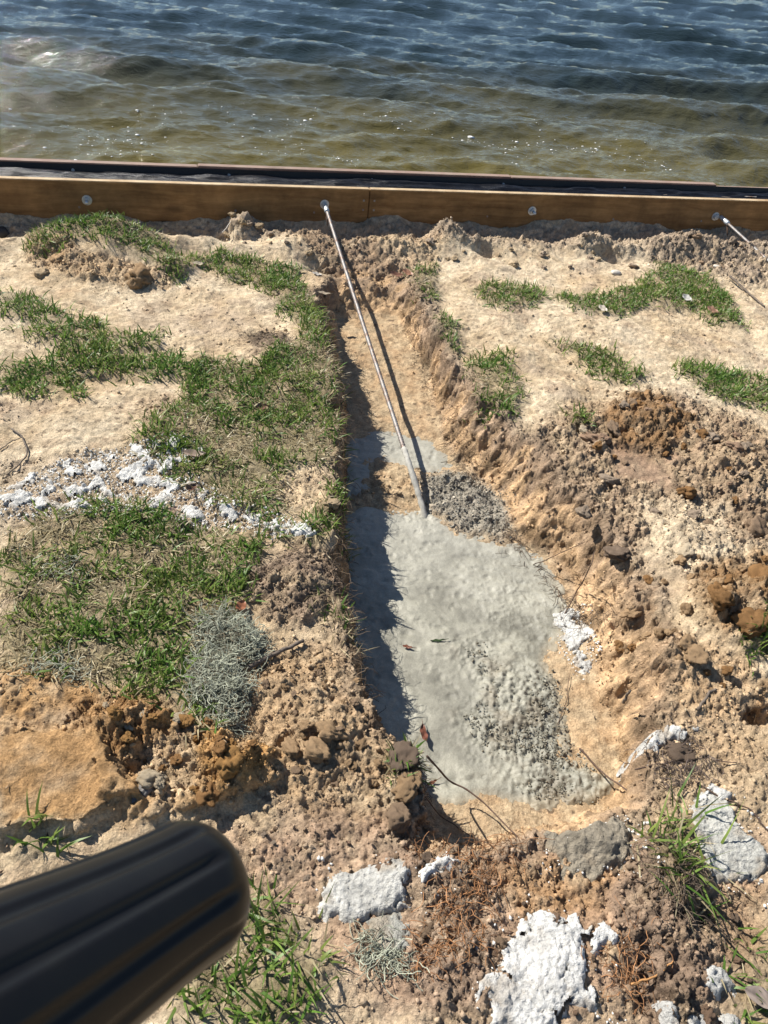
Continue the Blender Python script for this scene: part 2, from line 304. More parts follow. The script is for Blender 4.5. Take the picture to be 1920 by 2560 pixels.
# ------------------------------------------------------------------ materials
def mat(name):
    m_ = bpy.data.materials.new(name); m_.use_nodes = True; nt = m_.node_tree; return m_, nt.nodes, nt.links, nt.nodes['Principled BSDF']
def nd(N, t, **kw):
    n = N.new(t)
    for k, v in kw.items():
        if k in n.inputs: n.inputs[k].default_value = v
        else: setattr(n, k, v)
    return n
def earth(name, rough=.95, bump=.35, scale=220, spec=.15, var=.5, dist=.004):
    m_, N, L, b = mat(name); at = nd(N, 'ShaderNodeAttribute', attribute_name='Col'); tc = nd(N, 'ShaderNodeTexCoord')
    n1 = nd(N, 'ShaderNodeTexNoise', Scale=scale, Detail=6., Roughness=.7); L.new(tc.outputs['Object'], n1.inputs['Vector'])
    n2 = nd(N, 'ShaderNodeTexNoise', Scale=38., Detail=5., Roughness=.65); L.new(tc.outputs['Object'], n2.inputs['Vector'])
    mr = nd(N, 'ShaderNodeMapRange'); mr.inputs[1].default_value = .25; mr.inputs[2].default_value = .75; mr.inputs[3].default_value = 1-var*.6; mr.inputs[4].default_value = 1+var*.6; L.new(n1.outputs[0], mr.inputs[0])
    mr2 = nd(N, 'ShaderNodeMapRange'); mr2.inputs[1].default_value = .3; mr2.inputs[2].default_value = .7; mr2.inputs[3].default_value = 1-var*.4; mr2.inputs[4].default_value = 1+var*.4; L.new(n2.outputs[0], mr2.inputs[0])
    mu = nd(N, 'ShaderNodeMath', operation='MULTIPLY'); L.new(mr.outputs[0], mu.inputs[0]); L.new(mr2.outputs[0], mu.inputs[1])
    vm = nd(N, 'ShaderNodeVectorMath', operation='SCALE'); L.new(at.outputs['Color'], vm.inputs[0]); L.new(mu.outputs[0], vm.inputs['Scale'])
    L.new(vm.outputs[0], b.inputs['Base Color']); b.inputs['Roughness'].default_value = rough; b.inputs['Specular IOR Level'].default_value = spec
    ad = nd(N, 'ShaderNodeMath', operation='ADD'); L.new(n1.outputs[0], ad.inputs[0]); L.new(n2.outputs[0], ad.inputs[1])
    bp = nd(N, 'ShaderNodeBump', Strength=bump, Distance=dist); L.new(ad.outputs[0], bp.inputs['Height']); L.new(bp.outputs[0], b.inputs['Normal'])
    return m_
M_SOIL = earth('soil', .97, 1.0, 200, .06, .8, .007)
M_CRUMB = earth('crumb', .97, .9, 200, .08, .45)
M_CONC = earth('wet_concrete', .45, .6, 240, .35, .36, .003)
M_LIME = earth('dried_cement', .92, 1.0, 150, .1, .45, .009)
def leafmat(name, trans=.35, rough=.5):
    m_, N, L, b = mat(name); at = nd(N, 'ShaderNodeAttribute', attribute_name='Col'); L.new(at.outputs['Color'], b.inputs['Base Color']); b.inputs['Roughness'].default_value = rough; b.inputs['Specular IOR Level'].default_value = .3
    tr = nd(N, 'ShaderNodeBsdfTranslucent'); L.new(at.outputs['Color'], tr.inputs[0]); mx = nd(N, 'ShaderNodeMixShader', Fac=trans); mx.inputs[0].default_value = trans
    L.new(b.outputs[0], mx.inputs[1]); L.new(tr.outputs[0], mx.inputs[2]); L.new(mx.outputs[0], N['Material Output'].inputs[0]); return m_
M_GRASS = leafmat('grass_blade', .38, .45); M_MOSS = leafmat('moss_strand', .2, .8); M_LEAF = leafmat('dry_leaf', .15, .45); M_FIBRE = leafmat('root_fibre', .05, .9)
def plain(name, col, rough=.6, metal=0., var=.3, scale=60., bump=.2, dist=.002, col2=None, stretch=(1,1,1), spec=.5, lo=.35, hi=.65):
    m_, N, L, b = mat(name); tc = nd(N, 'ShaderNodeTexCoord'); mp = nd(N, 'ShaderNodeMapping'); mp.inputs['Scale'].default_value = stretch; L.new(tc.outputs['Object'], mp.inputs[0])
    n1 = nd(N, 'ShaderNodeTexNoise', Scale=scale, Detail=7., Roughness=.65); L.new(mp.outputs[0], n1.inputs['Vector'])
    cr = nd(N, 'ShaderNodeValToRGB'); c2 = col2 or tuple(v*(1-var) for v in col)
    cr.color_ramp.elements[0].position = lo; cr.color_ramp.elements[1].position = hi; cr.color_ramp.elements[0].color = (*c2, 1); cr.color_ramp.elements[1].color = (*col, 1)
    L.new(n1.outputs[0], cr.inputs[0]); L.new(cr.outputs[0], b.inputs['Base Color']); b.inputs['Roughness'].default_value = rough; b.inputs['Metallic'].default_value = metal; b.inputs['Specular IOR Level'].default_value = spec
    bp = nd(N, 'ShaderNodeBump', Strength=bump, Distance=dist); L.new(n1.outputs[0], bp.inputs['Height']); L.new(bp.outputs[0], b.inputs['Normal']); return m_
def woodmat(name, ca, cb, lit_top=(.46,.36,.23)):
    m_, N, L, b = mat(name); tc = nd(N, 'ShaderNodeTexCoord')
    mp = nd(N, 'ShaderNodeMapping'); mp.inputs['Scale'].default_value = (1.6, 30, 30); L.new(tc.outputs['Object'], mp.inputs[0])
    wn_ = nd(N, 'ShaderNodeTexNoise', Scale=2.2, Detail=3.); L.new(tc.outputs['Object'], wn_.inputs['Vector'])
    mixv = nd(N, 'ShaderNodeVectorMath', operation='ADD'); L.new(mp.outputs[0], mixv.inputs[0]); sc = nd(N, 'ShaderNodeVectorMath', operation='SCALE'); sc.inputs['Scale'].default_value = 2.4; L.new(wn_.outputs['Color'], sc.inputs[0]); L.new(sc.outputs[0], mixv.inputs[1])
    g1 = nd(N, 'ShaderNodeTexNoise', Scale=1.0, Detail=8., Roughness=.7); L.new(mixv.outputs[0], g1.inputs['Vector'])
    g2 = nd(N, 'ShaderNodeTexNoise', Scale=5., Detail=5., Roughness=.7); L.new(tc.outputs['Object'], g2.inputs['Vector'])
    cr = nd(N, 'ShaderNodeValToRGB'); cr.color_ramp.elements[0].position = .32; cr.color_ramp.elements[1].position = .68; cr.color_ramp.elements[0].color = (*ca, 1); cr.color_ramp.elements[1].color = (*cb, 1); L.new(g1.outputs[0], cr.inputs[0])
    mr = nd(N, 'ShaderNodeMapRange'); mr.inputs[1].default_value = .3; mr.inputs[2].default_value = .7; mr.inputs[3].default_value = .55; mr.inputs[4].default_value = 1.25; L.new(g2.outputs[0], mr.inputs[0])
    vm = nd(N, 'ShaderNodeVectorMath', operation='SCALE'); L.new(cr.outputs[0], vm.inputs[0]); L.new(mr.outputs[0], vm.inputs['Scale'])
    # knots: sparse dark spots
    vmap = nd(N, 'ShaderNodeMapping'); vmap.inputs['Scale'].default_value = (2.1, 5.5, 5.5); L.new(tc.outputs['Object'], vmap.inputs[0])
    vo = nd(N, 'ShaderNodeTexVoronoi', Scale=1.); L.new(vmap.outputs[0], vo.inputs['Vector'])
    k = nd(N, 'ShaderNodeMapRange'); k.inputs[1].default_value = .05; k.inputs[2].default_value = .17; k.inputs[3].default_value = .35; k.inputs[4].default_value = 1.; L.new(vo.outputs['Distance'], k.inputs[0])
    vm2 = nd(N, 'ShaderNodeVectorMath', operation='SCALE'); L.new(vm.outputs[0], vm2.inputs[0]); L.new(k.outputs[0], vm2.inputs['Scale'])
    ge = nd(N, 'ShaderNodeNewGeometry'); sp = nd(N, 'ShaderNodeSeparateXYZ'); L.new(ge.outputs['True Normal'], sp.inputs[0]); dm = nd(N, 'ShaderNodeMapRange'); dm.inputs[1].default_value = .8; dm.inputs[2].default_value = .95; L.new(sp.outputs[2], dm.inputs[0])  # upward faces: sunlit brightness of board tops mixed into the colour as pale sand
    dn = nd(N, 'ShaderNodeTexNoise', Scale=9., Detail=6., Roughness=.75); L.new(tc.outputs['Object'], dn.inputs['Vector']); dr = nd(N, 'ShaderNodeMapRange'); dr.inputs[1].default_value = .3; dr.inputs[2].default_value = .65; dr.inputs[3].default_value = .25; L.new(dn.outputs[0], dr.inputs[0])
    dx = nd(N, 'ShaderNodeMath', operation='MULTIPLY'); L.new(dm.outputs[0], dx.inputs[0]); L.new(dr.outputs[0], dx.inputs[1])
    mc = nd(N, 'ShaderNodeMix', data_type='RGBA'); L.new(dx.outputs[0], mc.inputs[0]); L.new(vm2.outputs[0], mc.inputs[6]); mc.inputs[7].default_value = (*lit_top, 1)
    L.new(mc.outputs[2], b.inputs['Base Color']); b.inputs['Roughness'].default_value = .8; b.inputs['Specular IOR Level'].default_value = .25
    bp = nd(N, 'ShaderNodeBump', Strength=.35, Distance=.003); L.new(g1.outputs[0], bp.inputs['Height']); L.new(bp.outputs[0], b.inputs['Normal']); return m_
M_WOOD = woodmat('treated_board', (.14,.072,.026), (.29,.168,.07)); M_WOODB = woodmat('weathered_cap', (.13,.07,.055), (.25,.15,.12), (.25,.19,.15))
M_LINER = plain('black_liner', (.004,.004,.005), .30, 0, .3, 260, .7, .004, (.010,.010,.012), (1,1,1), .28)
M_STEEL = plain('galvanised', (.55,.59,.62), .45, .6, .25, 90, .1); M_RUST = plain('rebar_steel', (.22,.21,.20), .55, .4, .4, 26, .35, .001, (.15,.09,.06), (1,1,1), .5, .35, .55); M_CEMCOAT = plain('cement_coat', (.40,.385,.34), .9, 0, .3, 80, .5)
M_RUBBER = plain('black_rubber', (.007,.007,.008), .32, 0, .3, 30, .06, .001, (.010,.010,.010), (1,1,1), .2)
M_TUBE = plain('dark_tube', (.05,.05,.05), .4, .6); M_BARK = plain('bark', (.16,.125,.095), .9, 0, .6, 70, .6, .003); M_ROOT = plain('root', (.10,.06,.04), .9, 0, .5, 90, .4)
M_SHELL = plain('shell', (.62,.56,.47), .6, 0, .3, 80, .3); M_DRIFT = plain('grey_wood', (.20,.19,.18), .9, 0, .6, 60, .7, .004, (.07,.065,.06), (1,1,1))
def watermat():
    m_, N, L, b = mat('lake_water'); at = nd(N, 'ShaderNodeAttribute', attribute_name='Col'); L.new(at.outputs['Color'], b.inputs['Base Color'])
    b.inputs['Roughness'].default_value = .04; b.inputs['IOR'].default_value = 1.333; b.inputs['Specular IOR Level'].default_value = .5
    tc = nd(N, 'ShaderNodeTexCoord'); mp = nd(N, 'ShaderNodeMapping'); mp.inputs['Scale'].default_value = (.6, 1.3, 1); mp.inputs['Rotation'].default_value = (0, 0, rad(-16)); L.new(tc.outputs['Object'], mp.inputs[0])
    n1 = nd(N, 'ShaderNodeTexNoise', Scale=13., Detail=5., Roughness=.6, Distortion=.6); L.new(mp.outputs[0], n1.inputs['Vector'])
    n2 = nd(N, 'ShaderNodeTexNoise', Scale=42., Detail=4., Roughness=.6, Distortion=.4); L.new(mp.outputs[0], n2.inputs['Vector']); b2 = nd(N, 'ShaderNodeBump', Strength=.5, Distance=.008); L.new(n2.outputs[0], b2.inputs['Height'])
    bp = nd(N, 'ShaderNodeBump', Strength=.7, Distance=.025); L.new(n1.outputs[0], bp.inputs['Height']); L.new(b2.outputs[0], bp.inputs['Normal']); L.new(bp.outputs[0], b.inputs['Normal']); return m_
M_WATER = watermat(); M_FOAM = plain('foam', (.8,.8,.78), .6, 0, .05)

# ------------------------------------------------------------------ ground
NR, NC = 820, 800
u_ = np.linspace(0, 1, NC); v_ = np.linspace(0, 1, NR)
vv = (np.exp(v_*1.15)-1)/(math.exp(1.15)-1)
xl, xr = -.95, 1.35
gx = np.zeros((NR, NC)); gy = np.zeros((NR, NC))
for i in range(NR):
    d = vv[i]; xa = xl*(1-d) + -3.0*d; xb = xr*(1-d) + 2.95*d; gx[i] = xa+(xb-xa)*u_
    gy[i] = .12*(1-d) + d*(wall_y(gx[i])+.012)
z, c, lump, gmask = terrain(gx.ravel(), gy.ravel())
Zg2 = z.reshape(NR, NC); dzu = np.gradient(Zg2, axis=1)/np.gradient(gx, axis=1); dzv = (np.gradient(Zg2, axis=0)-dzu*np.gradient(gx, axis=0))/np.gradient(gy, axis=0)
def blur(a, n):
    for _ in range(n): a = (a + np.roll(a, 1, 0)+np.roll(a, -1, 0)+np.roll(a, 1, 1)+np.roll(a, -1, 1))/5
    return a
dzu = blur(dzu, 12); dzv = blur(dzv, 12); sl_ = np.sqrt(dzu**2+dzv**2); wt = sstep(.6, 1.4, sl_).ravel(); nx_ = (-dzu/(sl_+1e-6)).ravel(); ny_ = (-dzv/(sl_+1e-6)).ravel()
ac = gy.ravel()*.9-gx.ravel()*.45; q1, k1 = domes(ac*22, z*22+3, 81, .75); q2, k2 = domes(ac*55, z*55, 82, .75)
pd = wt*(.006*q1+.006*q2+.012*fbm(ac*20, z*20, 83, 5, .7)-.008)
c = c*np.clip(1+wt*(.5*(k1-.5)*(q1 > 0)+.5*(k2-.5)*(q2 > 0)+.5*fbm(ac*12, z*9, 84, 3)), .45, 1.6)[:, None]
V = np.stack([gx.ravel()+nx_*pd, gy.ravel()+ny_*pd, z+wt*.006*fbm(ac*40, z*40, 85, 3)], 1); F = grid_faces(NR, NC)
print('ground z', z.min(), z.max())
# outer apron: the same sheet carried on to the horizon on the land side
idx = np.arange(NR*NC).reshape(NR, NC)
rim_ids = np.concatenate([idx[::-1, 0], idx[0, 1:], idx[1:, -1]])
rp = V[rim_ids]; dirs = rp[:, :2] - np.array([0, 2.2]); dirs /= np.linalg.norm(dirs, axis=1)[:, None]
rings = []; base = len(V); VV = [V]; CC = [c]; FF = [F]; prev = rim_ids
for k, dist in enumerate((.25, 1., 4., 20., 120., 800.)):
    q = rp[:, :2] + dirs*dist
    lim = wall_y(q[:, 0])+.012; over = np.clip(q[:, 1]-lim, 0, None); q[:, 1] -= over
    zz = .02*fbm(q[:,0]*1.6, q[:,1]*1.6, 21, 3)*(1 if k > 0 else .5) + (rp[:,2]*.4 if k == 0 else 0)
    VV.append(np.column_stack([q, zz])); CC.append(np.tile(SAND*.9, (len(q), 1))*(1+.2*noise(q[:,0]*3, q[:,1]*3, 2))[:, None])
    cur = np.arange(len(q))+base; base += len(q); FF.append(np.stack([prev[:-1], cur[:-1], cur[1:], prev[1:]], 1)[:, ::-1]); prev = cur
me = mesh_np('ground', np.concatenate(VV), np.concatenate(FF), np.concatenate(CC)); ground = link('ground', me, M_SOIL, kind='structure', label='sandy churned ground cut by an open trench')
def gz(x, y): return terrain(np.atleast_1d(np.asarray(x, float)), np.atleast_1d(np.asarray(y, float)))[0]
def at(x, y, z=0.0):
    p = P(x, y, z)
    for _ in range(4): p = P(x, y, float(gz(p[0], p[1])[0]))
    return p

# ------------------------------------------------------------------ wet concrete
def slab(name, poly, step, label, seed, gran=None):
    x0, y0 = poly.min(0)-.02; x1, y1 = poly.max(0)+.02; xs = np.arange(x0, x1, step); ys = np.arange(y0, y1, step); X, Y = np.meshgrid(xs, ys); X = X.ravel(); Y = Y.ravel()
    ex = X+.01*noise(X*30, Y*30, 1); ey = Y+.01*noise(X*30, Y*30, 2)
    d = sdf(poly, X, Y); n = fbm(X*6, Y*6, seed, 4); n2 = fbm(X*30, Y*30, seed+1, 4)
    sw = np.sin((X*14+Y*30+3*fbm(X*4, Y*4, seed+8, 3))*2.2)
    zz = ZC + .006*n + .0011*n2 + .0014*sw*sstep(-.1, .4, n)
    g = np.zeros_like(X)
    if gran is not None: g = sstep(-.09, .06, sdf(gran, X+.03*fbm(X*12, Y*12, 5, 3), Y+.03*fbm(X*12+9, Y*12, 6, 3)))
    rough_ = np.clip(.25+.9*fbm(X*3.3, Y*3.3, seed+5, 3), .08, 1)
    d1, r1 = domes(ex*34, ey*34, seed+2, .75); d2, r2 = domes(ex*75, ey*75, seed+3, .75); d3, r3 = domes(X*120, Y*120, seed+4, .4); d4, r4 = domes(X*46, Y*46, seed+6, .16)
    zz = zz + g*(.006*d1*(r1 > .4)+.004*d2+.008*np.clip(n+.3, 0, 1)+.006*fbm(X*45, Y*45, 7, 4, .65)) + rough_*(.0020*d3+.0022*d2*(r2 > .8)) - .004*np.clip(d4-.25, 0, 1)*(1-g)
    zz = np.where(d < .0, zz+np.clip(d, -.02, 0)*.4, zz)
    c = np.array([.240,.230,.184])*(1+.24*n+.10*n2+.05*sw)[:, None]
    dp = sstep(.05, .5, fbm(X*5+3, Y*7, seed+10, 4)); c = c*(1-.20*dp)[:, None]; c = c + (np.array([.30,.235,.15])-c)*(.5*sstep(.045, .0, d+.02*n))[:, None]
    c = c*(1-.12*g*(1-.5*(r1-.3)*(d1 > 0)))[:, None]; c = c + (np.array([.16,.13,.09])-c)*(g*.55*sstep(.1, .5, fbm(X*9, Y*9, seed+9, 3)))[:, None]
    top = sstep(1.6, 2.0, Y+.12*n); c = c + (np.array([.30,.29,.245])-c)*(.7*top)[:, None]
    F = grid_faces(len(ys), len(xs)); k = (d > -.018)[F].all(1); V, F, c = compact(np.stack([X, Y, zz], 1), F[k], c)
    return link(name, mesh_np(name, V, F, np.clip(c, .02, .8)), M_CONC, label=label, cat='concrete')
slab('wet_concrete', SLAB, .0035, 'large pool of wet grey concrete filling the near trench', 101, GRAN)
slab('wet_concrete', SLAB2, .004, 'small patch of smooth wet concrete under the tie rod, upper trench', 131)

# ------------------------------------------------------------------ dried cement splats
def splat(pts, label, seed, th=.03, col=LIME, keep=0.0, lumps=1.0, step=.0035, warp=.012, cracks=.5):
    poly = WP(pts); x0, y0 = poly.min(0)-.03; x1, y1 = poly.max(0)+.03; xs = np.arange(x0, x1, step); ys = np.arange(y0, y1, step); X, Y = np.meshgrid(xs, ys); X = X.ravel(); Y = Y.ravel()
    wx = X+warp*fbm(X*22, Y*22, seed, 4); wy = Y+warp*fbm(X*22+8, Y*22, seed+1, 4); d = sdf(poly, wx, wy)
    if keep: d = np.minimum(d, (fbm(X*17, Y*17, seed+2, 4)+.55-keep)*.05)
    cr = np.abs(fbm(X*9, Y*9, seed+3, 3)); d = d - cracks*.03*np.clip(1-cr/.05, 0, 1)
    base = .75*terrain(X, Y, fine=False)[0]+.25*terrain(X, Y)[0]+.006; d1, r1 = domes(wx*38, wy*38, seed+4, .8); d2, r2 = domes(wx*85, wy*85, seed+5, .8); d3, r3 = domes(X*150, Y*150, seed+7, .6)
    sm = fbm(X*10, Y*10, seed+6, 3)
    h = th*np.clip(d/.03, -1, 1)*(1+.35*sm) ; h = np.where(d > 0, th*(.25+.75*np.sqrt(np.clip(d/.05, 0, 1)))*(1+.4*sm), d*.9)
    zz = base + h + np.where(d > -.004, lumps*(.0012*d1+.0022*d2+.0020*d3+.0032*fbm(X*26, Y*26, seed+8, 3, .6)+.0028*fbm(X*95, Y*95, seed+9, 3, .75)), 0)
    c = col*(1+.14*sm+.10*(r1-.5)*(d1 > 0)+.12*(r2-.5))[:, None]; st_ = sstep(.15, .6, fbm(X*14, Y*14, seed+12, 4)); c = c + (np.array([.33,.26,.18])-c)*(.45*st_*sstep(.06, .0, d)+.12*st_)[:, None]
    F = grid_faces(len(ys), len(xs)); k = (d > -.012)[F].all(1); V, F, c = compact(np.stack([X, Y, zz], 1), F[k], c)
    return link('dried_cement', mesh_np('dried_cement', V, F, np.clip(c, .05, .85)), M_LIME, label=label, cat='cement splat')
splat([(690,1920),(730,1895),(800,1880),(860,1872),(885,1905),(870,1945),(830,1965),(770,1985),(710,1985),(690,1950)], 'rounded pale grey cement splat with a lobed edge, beside the trench end', 201, .012, np.array([.47,.46,.425]), cracks=.4)
splat([(800,1985),(850,1975),(885,2000),(880,2050),(845,2072),(815,2050),(798,2015)], 'small round grey cement blob touching the lobed splat', 211, .014, np.array([.32,.315,.28]), cracks=0, lumps=.6)
splat([(1120,1995),(1170,1975),(1230,1990),(1255,2010),(1300,2010),(1320,2035),(1275,2055),(1240,2050),(1255,2100),(1240,2150),(1285,2160),(1260,2195),(1210,2190),(1200,2230),(1150,2250),(1060,2250),(1035,2200),(1050,2130),(1075,2090),(1110,2060)], 'large cracked bright white cement spill on reddish brown soil', 221, .013, np.array([.60,.59,.56]), cracks=1.1, warp=.02)
splat([(1490,1745),(1520,1715),(1560,1720),(1580,1750),(1590,1790),(1640,1830),(1660,1870),(1620,1890),(1600,1910),(1560,1905),(1520,1870),(1510,1810)], 'grey textured cement splat with white crust right of the long grass clump', 231, .010, np.array([.43,.425,.39]), cracks=.2)
splat([(1170,1810),(1230,1795),(1330,1780),(1360,1810),(1345,1870),(1280,1900),(1220,1890),(1190,1850)], 'mud stained lumpy cement splat on a dirt mound at the trench end', 241, .008, np.array([.27,.235,.18]), cracks=.2)
splat([(0,1050),(90,1030),(190,990),(300,975),(390,960),(440,990),(350,1030),(430,1060),(500,1090),(560,1110),(500,1125),(420,1115),(330,1095),(250,1080),(150,1110),(60,1115),(-60,1110),(-60,1060)], 'crumbly white cement spill spread through the turf beside the twig', 251, .003, LIME*.95, keep=.70, lumps=1., step=.0045, warp=.03)
splat([(520,1110),(600,1125),(665,1150),(670,1170),(620,1165),(560,1140)], 'narrow tail of white cement in grass beside the trench brink', 261, .008, LIME, keep=.45, warp=.02)
splat([(1235,1215),(1275,1225),(1320,1310),(1300,1360),(1262,1300),(1230,1250)], 'thin white cement smear down the rooty right bank', 271, .006, LIME*.9, keep=.45)
splat([(1515,2105),(1560,2095),(1575,2140),(1545,2160),(1518,2140)], 'small white cement lump in dark soil near the corner grass', 281, .018, LIME*.9, cracks=.3)
splat([(910,1885),(960,1860),(985,1870),(960,1895),(920,1910)], 'scattered white cement bits on dark humus beside the lobed splat', 291, .012, LIME, keep=.3)
splat([(1430,2180),(1500,2175),(1580,2200),(1600,2250),(1440,2250)], 'white cement crust half buried in the dark soil hollow', 301, .012, LIME*.8, keep=.45)
splat([(1390,1590),(1440,1565),(1500,1580),(1490,1600),(1430,1600),(1410,1640)], 'pale cement crust on the root ball at the sandy hollow', 311, .008, LIME*.85, keep=.42)
splat([(1535,1700),(1580,1715),(1560,1745),(1500,1735)], 'bright white crumbling cement crust above the grey textured splat', 321, .02, LIME, keep=.3)

# ------------------------------------------------------------------ water
WL = -.42
def waves(X, Y):
    s = -(X*WN[0]+Y*WN[1]); a = X*WD[0]+Y*WD[1]
    s = s + .10*fbm(a*.9, s*.9, 401, 3) + .02*fbm(a*5, s*5, 402, 3); r_ = np.random.default_rng(11); z = 0
    # long swell, wind chop, ripples: narrow crests, crest lengths a few wavelengths
    for lam, amp, n_, spread in ((1.9, .036, 3, .16), (1.15, .038, 4, .24), (.68, .0165, 5, .34), (.40, .0058, 5, .42), (.24, .0030, 6, .5), (.15, .0016, 6, .6)):
        for q in range(n_):
            l = lam*r_.uniform(.82, 1.22); th = r_.normal(.16, spread); ph = r_.uniform(0, 6.28); ct, st = math.cos(th), math.sin(th)
            u = (s*ct+a*st); v = (-s*st+a*ct); env = np.clip(.35+1.1*noise(u/(l*2.3)+q*7.3, v/(l*3.2)+lam*5, 410+q), 0, 1.5)
            w_ = u*6.283/l+ph+.9*noise(u/(l*1.5), v/(l*1.8)+q, 430+q); c_ = .5+.5*np.sin(w_); z = z + amp*env*(c_**1.6-.42)*1.25
    return 2.0*z + .012*fbm(a*3.5, s*9, 440, 4, .6)
nr, nc = 520, 420
dd = .18*np.exp(np.linspace(0, 1, nr)*math.log(900/.18)); dd = np.concatenate([np.linspace(.10, 6, 220), 6+np.exp(np.linspace(0, 1, 190)*math.log(95))*1.0-1, [140, 250, 500, 1200]]); nr = len(dd)
uu = np.linspace(-1, 1, nc); aw = 3.4+dd*.95; SX = np.zeros((nr, nc)); SY = np.zeros((nr, nc)); cen = WB+WD*.35
for i in range(nr):
    sh = dd[i]*.20; SX[i] = cen[0]-WN[0]*dd[i]+WD[0]*(uu*aw[i]+sh); SY[i] = cen[1]-WN[1]*dd[i]+WD[1]*(uu*aw[i]+sh)
X = SX.ravel(); Y = SY.ravel(); D = np.repeat(dd, nc); fade = sstep(120, 30, D); zz = WL + waves(X, Y)*fade
sh_ = sstep(8.5, .5, D + 1.2*fbm(X*.8, Y*.8, 450, 3)); c = np.array([.014,.024,.026])*(1-sh_)[:, None] + np.array([.098,.078,.018])*sh_[:, None]
me = mesh_np('water', np.stack([X, Y, zz], 1), grid_faces(nr, nc), c); link('water', me, M_WATER, kind='structure', label='choppy brown green lake water under blue sky')
# foam flecks floating on it
V0, F0 = ico(1); fl = []; n = 800
a = rng.uniform(-3.2, 3.6, n*4); s = rng.uniform(.15, 1, n*4)**1.4*4.2; X = cen[0]-WN[0]*s+WD[0]*a; Y = cen[1]-WN[1]*s+WD[1]*a
k = fbm(X*.9, Y*.9, 470, 3)+rng.normal(0, .15, n*4) > .22; X = X[k][:n]; Y = Y[k][:n]; Zf = WL+waves(X, Y)
sc = rng.lognormal(-5.0, .5, len(X)); T = V0*np.array([1, .7, .35]); VV = (T[None]*sc[:, None, None])+np.stack([X, Y, Zf], 1)[:, None]
me = mesh_np('foam', VV.reshape(-1, 3), (F0[None]+(np.arange(len(X))*len(V0))[:, None, None]).reshape(-1, 3)); link('foam', me, M_FOAM, kind='stuff', label='small white foam flecks floating on the lake', cat='foam')

# ------------------------------------------------------------------ seawall
def empty(name, loc, rz=0, label=None, cat=None, group=None):
    o = link(name, None, None, None, label, cat, group); o.location = loc; o.rotation_euler = (0, 0, rz); return o
WANG = math.atan2(WD[1], WD[0])
wall = empty('seawall', (WB[0], WB[1], 0), WANG, 'timber seawall with black liner between wale board and back boards', 'seawall')
ztop = on_wall(796, 409)[1]; zbt = on_wall(796, 372, -.16)[1]; aj = on_wall(796, 450)[0]
print('board top', ztop, 'back top', zbt, 'joint', aj)
zb = ztop-.286
for x0, x1 in ((-7.0, aj-.0015), (aj+.0015, 7.5)):
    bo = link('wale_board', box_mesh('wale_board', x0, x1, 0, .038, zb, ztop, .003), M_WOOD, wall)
    for sx in ((aj-.03, aj-.72, aj-.30, aj-1.5) if x0 < -1 else (aj+.03, aj+.70, aj+1.5, aj+2.1)):
        for dz in ((.11, .06) if abs(sx-aj) < .1 else (.13,)):
            Vs, Fs = tube([(sx, -.0025, ztop-dz), (sx, .004, ztop-dz)], [.006, .006], 8); so_ = link('screw', pymesh('screw', Vs, Fs, False), M_RUST, bo)
yb = .155                                     # landward face of the back boards
segs = [-7, -2.9, aj-.9, on_wall(1130*1659/1659, 380)[0], on_wall(1590, 388)[0], 7.5]
for i in range(len(segs)-1):
    hz = zbt + (.004, -.002, .003, .0, -.018)[i]
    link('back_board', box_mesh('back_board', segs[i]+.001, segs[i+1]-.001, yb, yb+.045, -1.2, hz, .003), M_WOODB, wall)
# liner: hangs down the back boards, sags over the fill and up to the wale board
xs = np.arange(-7, 7.5, .012); prof = []
npf = 34; X = np.repeat(xs, npf); t = np.tile(np.linspace(0, 1, npf), len(xs)); ph = fbm(X*1.8, X*0, 501, 4)
sag = (zbt-ztop)*.75+.012*ph
yy = np.where(t < .42, yb-.004-.010*(t/.42)*(1+ph), yb-.014-(t-.42)/.58*(yb-.014-.039)); zl = np.where(t < .42, zbt-.008-(t/.42)*sag, zbt-.008-sag-.0*t)
u2 = np.clip((t-.42)/.58, 0, 1); target = ztop-.006+.006*fbm(X*2.5, X*0+3, 505, 3); zl = np.where(t >= .42, (zbt-.008-sag)*(1-u2)+target*u2 + .010*np.sin(u2*3.14)*(1+1.5*fbm(X*3, u2*2, 506, 4)), zl)
zl = zl + .004*fbm(X*5, t*4, 507, 3)*(t > .3) + .0015*np.abs(fbm(X*22, t*9, 508, 3))*(t > .35)
me = mesh_np('liner', np.stack([X, yy, zl], 1), grid_faces(len(xs), npf)); link('liner', me, M_LINER, wall)
# sand and debris lying on the liner
for (px, py, L_) in ((1335,410,.16),(1390,411,.14),(1480,412,.30),(1560,414,.18),(1440,413,.08)):
    aa, zz_ = on_wall(px, py, -.075); Vr, Fr = rock(2, int(px), .5); Vr = Vr*np.array([L_/2, .014, .008])+np.array([aa, .072, ztop-.008]); link('bark_strip', pymesh('bark_strip', Vr, Fr), M_BARK, wall)
aa, _ = on_wall(1628, 414, -.06); nail_V, nail_F = tube([(aa-.045, .07, ztop+.002), (aa+.03, .06, ztop+.004), (aa+.032, .06, ztop+.004)], [.0022, .0022, .0055], 8); link('nail', pymesh('nail', nail_V, nail_F), M_RUST, wall)
for i in range(6):
    aa = aj-2.3+i*.78; Vs, Fs = tube([(aa, yb-.018, zbt-.035), (aa, yb-.008, zbt-.035)], [.008, .008], 10); link('nail', pymesh('nail', Vs, Fs, False), M_STEEL, wall)
